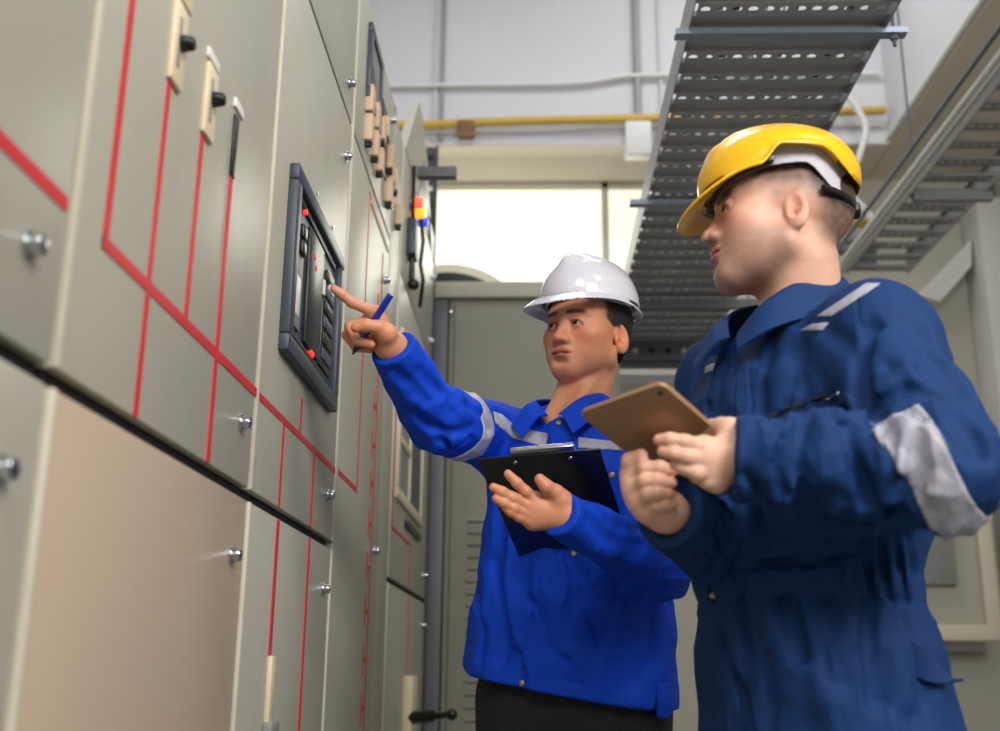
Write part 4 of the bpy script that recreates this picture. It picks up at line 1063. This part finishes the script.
    # collar: two wings standing from the neckline
    for s_ in (-1, 1):
        top = [T(s_*.012, .088, 1.418), T(s_*.045, .062, 1.452), T(s_*.063, .018, 1.470), T(s_*.058, -.035, 1.482), T(s_*.030, -.066, 1.488), T(0, -.072, 1.490)]
        mid = [T(s_*.026, .104, 1.412), T(s_*.060, .082, 1.442), T(s_*.080, .025, 1.455), T(s_*.076, -.038, 1.466), T(s_*.040, -.084, 1.472), T(0, -.090, 1.474)]
        low = [T(s_*.052, .116, 1.372), T(s_*.086, .092, 1.404), T(s_*.096, .030, 1.428), T(s_*.090, -.038, 1.440), T(s_*.046, -.098, 1.446), T(0, -.104, 1.448)]
        sheet('collar', [top, mid, low], M_ROYAL, root, .004)
    # cuff bands
    for (e, w_, r_) in ((elR, wrR, .0465), (elL, wrL, .0475)):
        d = (w_-e)/np.linalg.norm(w_-e); 
        g = Group([('u', Cone(w_-d*.046, w_-d*.028, r_-.001, r_-.003))]); L_ = np.linalg.norm(w_-e)
        sdf_obj('cuff_seam', shell(jac, slabr(w_-d*(.055 if e is elR else .035), d, .003, w_-d*.05, .07), .0012), w_-.12, w_+.12, .0026, M_ROYAL, root)
    for px, py in ((559, 423), (574, 553), (522, 683), (612, 475)): button(root, jac, px, py, .0062)
    # hem tab at the left hip
    tb = hit(jac, 661, 700)
    if tb is not None: MB().box(tb+V(-.01, -.02, -.03), tb+V(.015, .02, .03), .004).build('hem_tab', M_ROYAL, root)
    # ---- trousers and boots
    hipR, hipL = T(.09, 0, .88), T(-.09, 0, .88)
    fR, fL = T(.11, .0, .10), T(-.11, .0, .10)
    tro = Group([('u', Loft([(.82, .165, .115, 0, 0), (.9, .170, .118, 0, 0), (.99, .165, .112, 0, 0)], 2.4), 0)], M=BM, o=bo)
    tr = Group([('u', tro), ('u', Cone(hipR, T(.10, .01, .50), .095, .068), .05), ('u', Cone(T(.10, .01, .50), fR, .068, .058), .02), ('u', Cone(hipL, T(-.10, .01, .50), .095, .068), .05), ('u', Cone(T(-.10, .01, .50), fL, .068, .058), .02)],
               post=lambda P, d: d+.003*noise(P*V(14, 14, 7)))
    sdf_obj('trousers', tr, V(-.25, 1.9, .02), V(.42, 2.42, 1.0), .008, M_TROU, root)
    boots(root, bo[0], bo[1], 24, .11)
    helmet('hard_hat', 'white hard hat on the head of the man in royal blue', frame(39, 2, 2), ony(586, 323, 2.15), .955, M_HATW, 'white')
    # ---- pen
    a, b_ = ony(391, 294.5, 1.735), ony(352.5, 354.5, 1.775)
    d = b_-a
    pen = thing('pen', tuple(a), 'blue pen held in the pointing hand', 'pen')
    MB().cyl(a, a+d*.50, .0058, .0062, n=20, bev=.0012).cyl(a+d*.5, a+d*.88, .0060, .0052, n=20).build('barrel', mat('blue_pen', (18, 44, 160), .3, coat=.3), pen)
    MB().cyl(a+d*.88, b_, .0050, .0012, n=16).build('tip', M_BLACK, pen)
    MB().tube([a+V(0, -.009, -.002)+d*.04, a+V(0, -.0085, 0)+d*.45], .0013, n=8).build('clip', mat('blue_pen', (18, 44, 160), .3), pen)
    # ---- clipboard
    TL, TR = ony(477, 459.5, 1.80), ony(600, 449, 1.745)
    u = (TR-TL)/np.linalg.norm(TR-TL)
    best = None
    for Y in np.linspace(1.75, 2.1, 701):
        BL = ony(513, 543, Y); v = BL-TL; e = abs(v@u)/np.linalg.norm(v)+abs(np.linalg.norm(v)-.30)*.5
        if Y > 1.8 and (best is None or e < best[0]): best = (e, v)
    v = best[1]; v = v-(v@u)*u; v /= np.linalg.norm(v); n = np.cross(u, v); n /= np.linalg.norm(n)
    if n[1] > 0: n = -n                                # towards the camera
    Wd = np.linalg.norm(TR-TL)
    cl = thing('clipboard', tuple(TL), 'black clipboard held against the royal blue jacket, seen from behind', 'clipboard')
    Rm = Matrix(((u[0], v[0], n[0]), (u[1], v[1], n[1]), (u[2], v[2], n[2]))).to_4x4()
    bb = bmesh.new(); bmesh.ops.create_cube(bb, size=1)
    mbd = MB(); mbd.box((0, 0, -.003), (Wd, .285, 0), .0012)
    bmesh.ops.transform(mbd.bm, matrix=Matrix.Translation(Vector(TL)) @ Rm, verts=mbd.bm.verts); bb.free()
    mbd.build('board', mat('black_clipboard', (20, 20, 24), .28, coat=.2), cl)
    mc = MB().box((Wd*.28, -.010, -.012), (Wd*.80, .022, -.0032), .002).cyl((Wd*.33, -.006, -.008), (Wd*.75, -.006, -.008), .005, n=14)
    bmesh.ops.transform(mc.bm, matrix=Matrix.Translation(Vector(TL)) @ Rm, verts=mc.bm.verts); mc.build('clip', M_STEEL, cl)
    for fx in (.30, .75):
        mr = MB().cyl((Wd*fx, .016, -.001), (Wd*fx, .016, .0014), .0042, n=16, bev=.0005)
        bmesh.ops.transform(mr.bm, matrix=Matrix.Translation(Vector(TL)) @ Rm, verts=mr.bm.verts); mr.build('rivet', M_STEEL, cl)
    ms = MB().box((.008, .022, -.0045), (Wd-.008, .275, -.003))
    bmesh.ops.transform(ms.bm, matrix=Matrix.Translation(Vector(TL)) @ Rm, verts=ms.bm.verts); ms.build('paper', M_WHITEP, cl)
    print('clipboard', best[0], TL, u, v, n)
    return root

# ================================================================== man in navy coverall and yellow helmet
def make_navy():
    root = thing('person', (.37, 1.56, 0), 'man in navy coverall and yellow hard hat holding a gold tablet', 'person')
    BM = frame(63); bo = V(.383, 1.56, 0)
    T = lambda x, y, z: bo+BM@V(x, y, z)
    HM = frame(93, 5, -6); ho = ony(780, 229, 1.53); SC = .975
    head = head_sdf(wide=1.0, jaw=1.06, nose=1.06, lips=1.15, chin=.965, slant=2, ear_z=-.006)
    shR, shL = T(.165, .0, 1.395), T(-.168, .0, 1.378)
    elL = ony(936, 468, 1.25); wrL = ony(733, 457, 1.275)
    elR = ony(745, 560, 1.60); wrR = ony(668, 512, 1.385)
    L_f = [[(705, 447, 1.262), (685, 442, 1.250), (670, 439.5, 1.252), (659, 440, 1.258)],
           [(706, 460, 1.262), (687, 456.5, 1.250), (674, 453, 1.252), (663, 451.5, 1.258)],
           [(711, 472, 1.268), (697, 473, 1.256), (684, 468, 1.258), (675, 465, 1.262)],
           [(717, 483, 1.275), (707, 482, 1.266), (697, 477, 1.266), (689, 472, 1.270)]]
    L_t = [(730, 432, 1.285), (722, 427, 1.300), (712, 428, 1.318), (704, 433, 1.330)]
    h1, tp1 = hand_sdf((735, 457, 1.275), L_f, L_t, r=.0088, palm_r=.0140)
    R_f = [[(633, 476, 1.375), (645, 468, 1.348), (660, 467, 1.342), (673, 471, 1.346)],
           [(634, 489, 1.372), (645, 481, 1.345), (658, 481, 1.340), (671, 483, 1.344)],
           [(639, 502, 1.370), (648, 494, 1.345), (657, 493, 1.340), (668, 494, 1.344)],
           [(648, 512, 1.372), (657, 506, 1.350), (666, 505, 1.346), (673, 505, 1.348)]]
    R_t = [(640, 492, 1.388), (631, 474, 1.380), (630, 461, 1.365), (641, 455.5, 1.352)]
    h2, tp2 = hand_sdf((667, 512, 1.385), R_f, R_t, r=.0092, palm_r=.0150)
    neckb = T(0, -.02, 1.41)
    hc = lambda x, y, z: ho+HM@(V(x, y, z)*SC)
    hg = Group([('u', head)], M=HM, o=ho, sc=SC)
    body = Group([('u', hg), ('u', Cone(hc(0, -.030, -.055), neckb, .056, .066), .020), ('u', Cone(hc(.035, -.03, -.05), T(.0, .06, 1.41), .014, .012), .016), ('u', Cone(hc(-.035, -.03, -.05), T(-.02, .055, 1.41), .014, .012), .016),
                  ('u', Cone(T(0, 0, 1.34), T(0, 0, 1.0), .085, .09), .03), ('u', Cone(T(0, 0, 1.36), shR, .05, .04), .03), ('u', Cone(T(0, 0, 1.36), shL, .05, .04), .03),
                  ('u', Cone(shR, elR, .038, .033), .01), ('u', Cone(elR, wrR, .033, .026), .01), ('u', Cone(shL, elL, .038, .033), .01), ('u', Cone(elL, wrL, .033, .026), .01),
                  ('u', h1, .012), ('u', h2, .012)])
    hw = lambda q, n: (sstep(.0, .050, q[:, 2]-.004-.9*np.maximum(q[:, 1]-.020, 0))*sstep(.055, .040, q[:, 1]-.3*(q[:, 2]-.03))
                       + .95*sstep(-.075, -.02, q[:, 2])*sstep(-.020, -.070, q[:, 1])+.30*sstep(-.03, .0, q[:, 2])*np.exp(-((q[:, 1]-.018)/.012)**2)*sstep(.0, .01, .03-q[:, 2]))*(np.abs(q[:, 0]) < .0795)*.80*(.75+.5*n)
    col = skin_color((HM, ho, SC), tp1+tp2, (226, 178, 154), (222, 130, 112), (190, 104, 96), (52, 36, 30), ((128, 96, 84), .55), (66, 54, 48), hw, brow_th=1.6)
    sdf_obj('body', body, V(.08, 1.05, .95), V(.85, 1.85, 1.85), .0020, M_SKIN, root, col)
    for s_ in (-1, 1): eye_obj(root, HM, ho, s_, SC, V(-.05, 1, -.02), (50, 32, 22))
    # ---- coverall torso, sleeves and legs
    rows = [(.70, .180, .130, 0, -.020), (.86, .185, .138, 0, -.020), (.98, .175, .134, 0, -.008), (1.035, .158, .124, 0, .0), (1.075, .158, .124, 0, .0), (1.13, .180, .140, 0, .0), (1.25, .190, .140, 0, 0), (1.33, .182, .124, 0, 0), (1.39, .155, .094, 0, -.006), (1.435, .095, .076, 0, -.014), (1.455, .075, .068, 0, -.016)]
    torso = Group([('u', Loft(rows, 2.4, .03))], M=BM, o=bo)
    hipR, hipL = T(.095, -.02, .82), T(-.095, -.02, .82)
    arms = [('u', Cone(T(.09, 0, 1.385), shR, .055, .064), .04), ('u', Cone(T(-.09, 0, 1.37), shL, .055, .064), .05),
            ('u', Cone(shL, elL, .076, .068), .04), ('u', Cone(elL, wrL+(elL-wrL)*.05, .062, .046), .02),
            ('u', Cone(shR, elR, .070, .060), .04), ('u', Cone(elR, wrR+(elR-wrR)*.05, .060, .042), .02),
            ('u', Cone(hipR, T(.11, -.01, .48), .098, .078), .04), ('u', Cone(T(.11, .01, .48), T(.12, 0, .10), .078, .068), .02),
            ('u', Cone(hipL, T(-.11, -.01, .48), .098, .078), .04), ('u', Cone(T(-.11, .01, .48), T(-.12, 0, .10), .078, .068), .02)]
    base = Group([('u', torso)]+arms)
    Hh = lambda *pts: [hit(base, *p) for p in pts]
    paths = []
    for pts, dep, wid in (  # valleys (+) and ridges (-) read off the cloth
            ([(872, 330), (862, 370), (868, 410), (880, 425)], .016, .012), ([(880, 405), (905, 392), (940, 398), (965, 425), (978, 455)], .014, .011), ([(905, 412), (935, 425), (960, 455)], .010, .009),
            ([(893, 372), (925, 372), (955, 388)], .007, .012), ([(900, 325), (925, 345), (945, 380)], .005, .016), ([(885, 340), (905, 370)], -.006, .016), ([(960, 370), (985, 410), (988, 450)], -.006, .018),
            ([(880, 430), (900, 455), (915, 490)], .007, .012), ([(845, 430), (850, 460), (870, 500)], .010, .012), ([(820, 425), (830, 455), (835, 480)], -.007, .010), ([(800, 430), (795, 460), (810, 500)], .009, .011),
            ([(780, 440), (775, 465), (785, 490)], .006, .009), ([(765, 450), (768, 475)], -.004, .008), ([(860, 440), (872, 470), (890, 500)], -.006, .010), ([(820, 505), (860, 515), (900, 505)], .006, .010),
            ([(745, 475), (775, 500), (805, 515)], .006, .009), ([(905, 440), (925, 470), (930, 505)], .004, .010),
            ([(775, 330), (765, 370), (762, 410)], .006, .010), ([(790, 330), (782, 370), (775, 405)], -.004, .010), ([(805, 350), (795, 385)], .005, .012), ([(830, 330), (850, 345), (862, 370)], .006, .012),
            ([(720, 352), (712, 380), (710, 410)], .006, .007), ([(703, 360), (695, 385)], .005, .006), ([(728, 360), (722, 390), (720, 412)], .005, .007),
            ([(845, 410), (835, 425)], .004, .008),
            ([(866, 545), (868, 575), (872, 598)], .011, .007), ([(880, 540), (884, 570), (888, 598)], .011, .007), ([(894, 538), (900, 570), (905, 600)], .011, .007), ([(908, 540), (914, 575), (917, 600)], .010, .006), ([(873, 545), (876, 595)], -.006, .005), ([(888, 545), (893, 595)], -.006, .005), ([(902, 545), (908, 595)], -.005, .005),
            ([(866, 605), (868, 650), (875, 700)], .012, .011), ([(900, 608), (915, 650), (925, 690)], .012, .012), ([(885, 608), (895, 650), (905, 700)], -.006, .012), ([(788, 605), (795, 630), (800, 655)], .012, .012), ([(830, 605), (825, 640), (835, 680)], .006, .018), ([(850, 605), (835, 655), (828, 700)], -.006, .022),
            ([(765, 605), (775, 640), (785, 690)], -.005, .015), ([(745, 605), (750, 640)], .007, .012), ([(725, 640), (740, 680), (752, 715)], .008, .009),
            ([(715, 560), (760, 565), (810, 560), (860, 548)], .010, .008), ([(760, 540), (800, 548), (840, 545)], .008, .014), ([(715, 530), (725, 550)], .006, .008)):
        paths.append((Hh(*pts), dep, wid))
    for pts in ([(745, 325), (736, 365), (733, 405)], [(762, 320), (757, 370), (752, 412)], [(712, 606), (770, 602), (830, 600), (868, 602)], [(706, 572), (760, 568), (830, 566), (868, 568)], [(868, 568), (868, 602)],
                [(757, 424), (790, 407), (838, 393), (852, 392)], [(858, 300), (862, 345), (853, 400)], [(762, 432), (800, 420), (850, 405)], [(720, 606), (727, 660), (735, 728)]):
        paths.append((Hh(*pts), .0035, .0030))
    cr = crease(paths)
    specs = [(elL, .17, np.diag([1., 1., .6]), 19, .019), (ony(830, 460, 1.25), .13, np.diag([1.3, .6, .35]), 24, .018), (T(0, 0, 1.05), .26, np.diag([1.4, 1.4, .35]), 22, .012), (T(0, .1, .85), .25, np.diag([1., 1., .3]), 15, .018), (T(0, .1, 1.28), .20, np.diag([1.2, 1.2, .45]), 18, .013), (elR, .12, np.eye(3), 22, .010), (ony(930, 350, 1.3), .12, np.diag([1., 1., .5]), 14, .012)]
    jac = Group([('u', base), ('s', Cone(hc(0, -.03, -.04), T(0, -.01, 1.39), .062, .066), .010), ('s', Cone(T(0, .07, 1.46), T(0, .12, 1.40), .024, .008), .01),
                 ('s', cutp(wrL, elL, .03, -.002), .002), ('s', Cone(wrL+(elL-wrL)*.12, wrL+(wrL-elL)*.3, .036, .040), .004), ('s', cutp(wrR, elR, .03, -.004), .002), ('s', Cone(wrR+(elR-wrR)*.12, wrR+(wrR-elR)*.3, .034, .037), .004)],
                post=lambda P, d: cr(P, folds(P, d, specs)))
    sdf_obj('coverall', jac, V(.02, 1.0, .02), V(.95, 2.0, 1.50), .0036, M_NAVY, root)
    # reflective bands
    def band(polys, th=.05, h=.0024):
        for poly in polys:
            pts = [hit(jac, *p) for p in poly]
            if any(p is None for p in pts): print('miss', poly); continue
            sdf_obj('reflective_band', shell(jac, polyr(pts, ray(*poly[0]), th)), np.min(pts, 0)-.03, np.max(pts, 0)+.03, h, M_REFL, root)
    band([[(866, 283), (882, 283), (831, 317), (815, 317)], [(811, 324), (830, 322), (823, 331), (799, 331)]], .03)
    band([[(706, 366), (716, 362), (713, 371), (704, 374)]], .03)
    # sleeve band: slab across the elbow
    a_, b_ = hit(jac, 888, 418), hit(jac, 930, 515); c_, d_ = hit(jac, 915, 416), hit(jac, 966, 492)
    cen = (a_+b_+c_+d_)/4; al = ((b_-a_)+(d_-c_)); al /= np.linalg.norm(al); nn = np.cross(al, np.cross(al, (c_-a_)+(d_-b_))); nn /= -np.linalg.norm(nn)
    def sb(P):
        q = P-cen; s_ = q@nn; t = q@al; cv = s_+6.0*t*t*.35
        return np.maximum(np.maximum(np.abs(cv-.004)-.027, np.linalg.norm(q, axis=1)-.11), -.062-t)
    print('sleeveband', cen, al, nn)
    sdf_obj('reflective_band', shell(jac, Fn(sb), .0032), cen-.13, cen+.13, .0028, M_REFL, root)
    # cuffs
    for (e, w_) in ((elL, wrL), (elR, wrR)):
        d = (w_-e)/np.linalg.norm(w_-e)
        sdf_obj('cuff', shell(jac, slabr(w_-d*.028, d, .052, w_-d*.03, .085), .0022), w_-.12, w_+.12, .0028, M_NAVY, root)
    # collar
    for s_ in (-1, 1):
        top = [T(s_*.014, .100, 1.415), T(s_*.050, .072, 1.462), T(s_*.070, .020, 1.492), T(s_*.066, -.042, 1.508), T(s_*.036, -.078, 1.514), T(0, -.086, 1.516)]
        mid = [T(s_*.026, .116, 1.408), T(s_*.066, .090, 1.448), T(s_*.084, .026, 1.468), T(s_*.080, -.045, 1.482), T(s_*.042, -.096, 1.488), T(0, -.102, 1.490)]
        low = [T(s_*.052, .138, 1.376), T(s_*.088, .102, 1.402), T(s_*.098, .030, 1.428), T(s_*.092, -.045, 1.444), T(s_*.048, -.110, 1.450), T(0, -.116, 1.452)]
        sheet('collar', [top, mid, low], M_NAVY, root, .0045)
    # placket, belt, epaulet, zip, pocket tab
    def strip(name, pts, w, m, th=.0022, hh=.0026):
        P_ = [hit(jac, *p) for p in pts]; P_ = [p for p in P_ if p is not None]
        if len(P_) < 2: return
        g = [(P_[i], P_[i+1]) for i in range(len(P_)-1)]
        def reg(P):
            d = np.full(len(P), 9.)
            for a, b in g:
                ab = b-a; q = P-a; t = np.clip(q@ab/(ab@ab+1e-12), 0, 1); d = np.minimum(d, np.sqrt(((q-t[:, None]*ab)**2).sum(1))-w)
            return d
        return sdf_obj(name, shell(jac, Fn(reg), th), np.min(P_, 0)-w-.02, np.max(P_, 0)+w+.02, hh, m, root)
    zp = [hit(jac, *p) for p in ((768, 420), (780, 415), (792, 410), (804, 405), (816, 401), (828, 397))]
    zg = grad(jac, zp[2], .006)
    MB().tube([p+zg*.0035 for p in catmull(zp, 4)], .0030, n=8).build('pocket_zip', M_DARKP, root)
    strip('zip_pull', [(826, 398), (838, 394)], .0036, M_STEEL, .0028, .0016)
    strip('placket', [(754, 322), (746, 365), (743, 412)], .0125, M_NAVY, .0026)
    strip('waist_band', [(712, 588), (760, 584), (830, 583), (866, 584)], .021, M_NAVY, .0024)
    # pocket flap at the hip and belt tab
    p = hit(jac, 940, 683)
    p = p if p is not None else T(-.18, -.05, .9)
    sheet('pocket_flap', [[p+V(-.03, 0, .05), p+V(-.005, -.005, .03), p+V(.012, -.005, .0)], [p+V(-.035, 0, .01), p+V(-.01, -.012, .0), p+V(.026, -.008, .004)]], M_NAVY, root, .004)
    p = hit(jac, 711, 598)
    if p is not None:
        sheet('belt_tab', [[p+V(.01, -.01, .022), p+V(-.006, -.014, .022)], [p+V(.01, -.01, -.012), p+V(-.009, -.016, -.004)]], M_NAVY, root, .005, n=3)
        MB().cyl(p+V(-.001, -.024, .002), p+V(-.001, -.014, .002), .0045, n=14, bev=.001).build('button', M_BRASS, root)
    boots(root, bo[0], bo[1], 63, .12)
    helmet('hard_hat', 'yellow hard hat on the head of the man in navy', frame(93, -2, -3), ony(776, 221, 1.53), .97, M_HATY, 'yellow')
    # ---- tablet
    tb = thing('tablet', tuple(ony(651, 382, 1.30)), 'gold backed tablet held in both hands by the man in navy', 'tablet')
    zc = 1.385; s_ = zc/CF
    P0 = CC+ray(578, 414)*zc
    u = RT*.135+UP*-.108+fw*.080; v = RT*.064+UP*.050-fw*.100
    u /= np.linalg.norm(u); v = v-(v@u)*u; v /= np.linalg.norm(v); n = np.cross(u, v)
    if n@fw < 0: n = -n                                  # screen side, away from the camera
    Lg, Wd = .222, .142
    X = Matrix(((u[0], v[0], n[0]), (u[1], v[1], n[1]), (u[2], v[2], n[2]))).to_4x4(); X = Matrix.Translation(Vector(P0)) @ X
    def rr(x0, x1, y0, y1, z0, z1, r_, bev):
        b = bmesh.new(); pts = []
        for cx, cy, a0 in ((x1-r_, y1-r_, 0), (x0+r_, y1-r_, 90), (x0+r_, y0+r_, 180), (x1-r_, y0+r_, 270)):
            for k in range(9): a = math.radians(a0+k*90/8); pts.append((cx+r_*math.cos(a), cy+r_*math.sin(a)))
        lo_ = [b.verts.new((px, py, z0)) for px, py in pts]; hi_ = [b.verts.new((px, py, z1)) for px, py in pts]
        b.faces.new(lo_[::-1]); b.faces.new(hi_)
        for i in range(len(pts)): b.faces.new((lo_[i], lo_[(i+1) % len(pts)], hi_[(i+1) % len(pts)], hi_[i]))
        es = [e for e in b.edges if abs(e.verts[0].co.z-e.verts[1].co.z) < 1e-7]
        if bev: bmesh.ops.bevel(b, geom=es, offset=bev, segments=3, affect='EDGES', profile=.5)
        bmesh.ops.transform(b, matrix=X, verts=b.verts); mb = MB(); mb.bm.free(); mb.bm = b; return mb
    rr(0, Lg, 0, Wd, 0, .0065, .010, .0022).build('back_shell', mat('gold_anodised_aluminium', (176, 140, 108), .36, .45), tb)
    rr(.002, Lg-.002, .002, Wd-.002, .0064, .0072, .009, 0).build('screen', mat('tablet_screen', (20, 22, 26), .08), tb)
    rr(.010, .017, Wd-.017, Wd-.010, -.0008, .0002, .0033, 0).build('camera_lens', M_BLACK, tb)
    return root
make_blue(); make_navy()
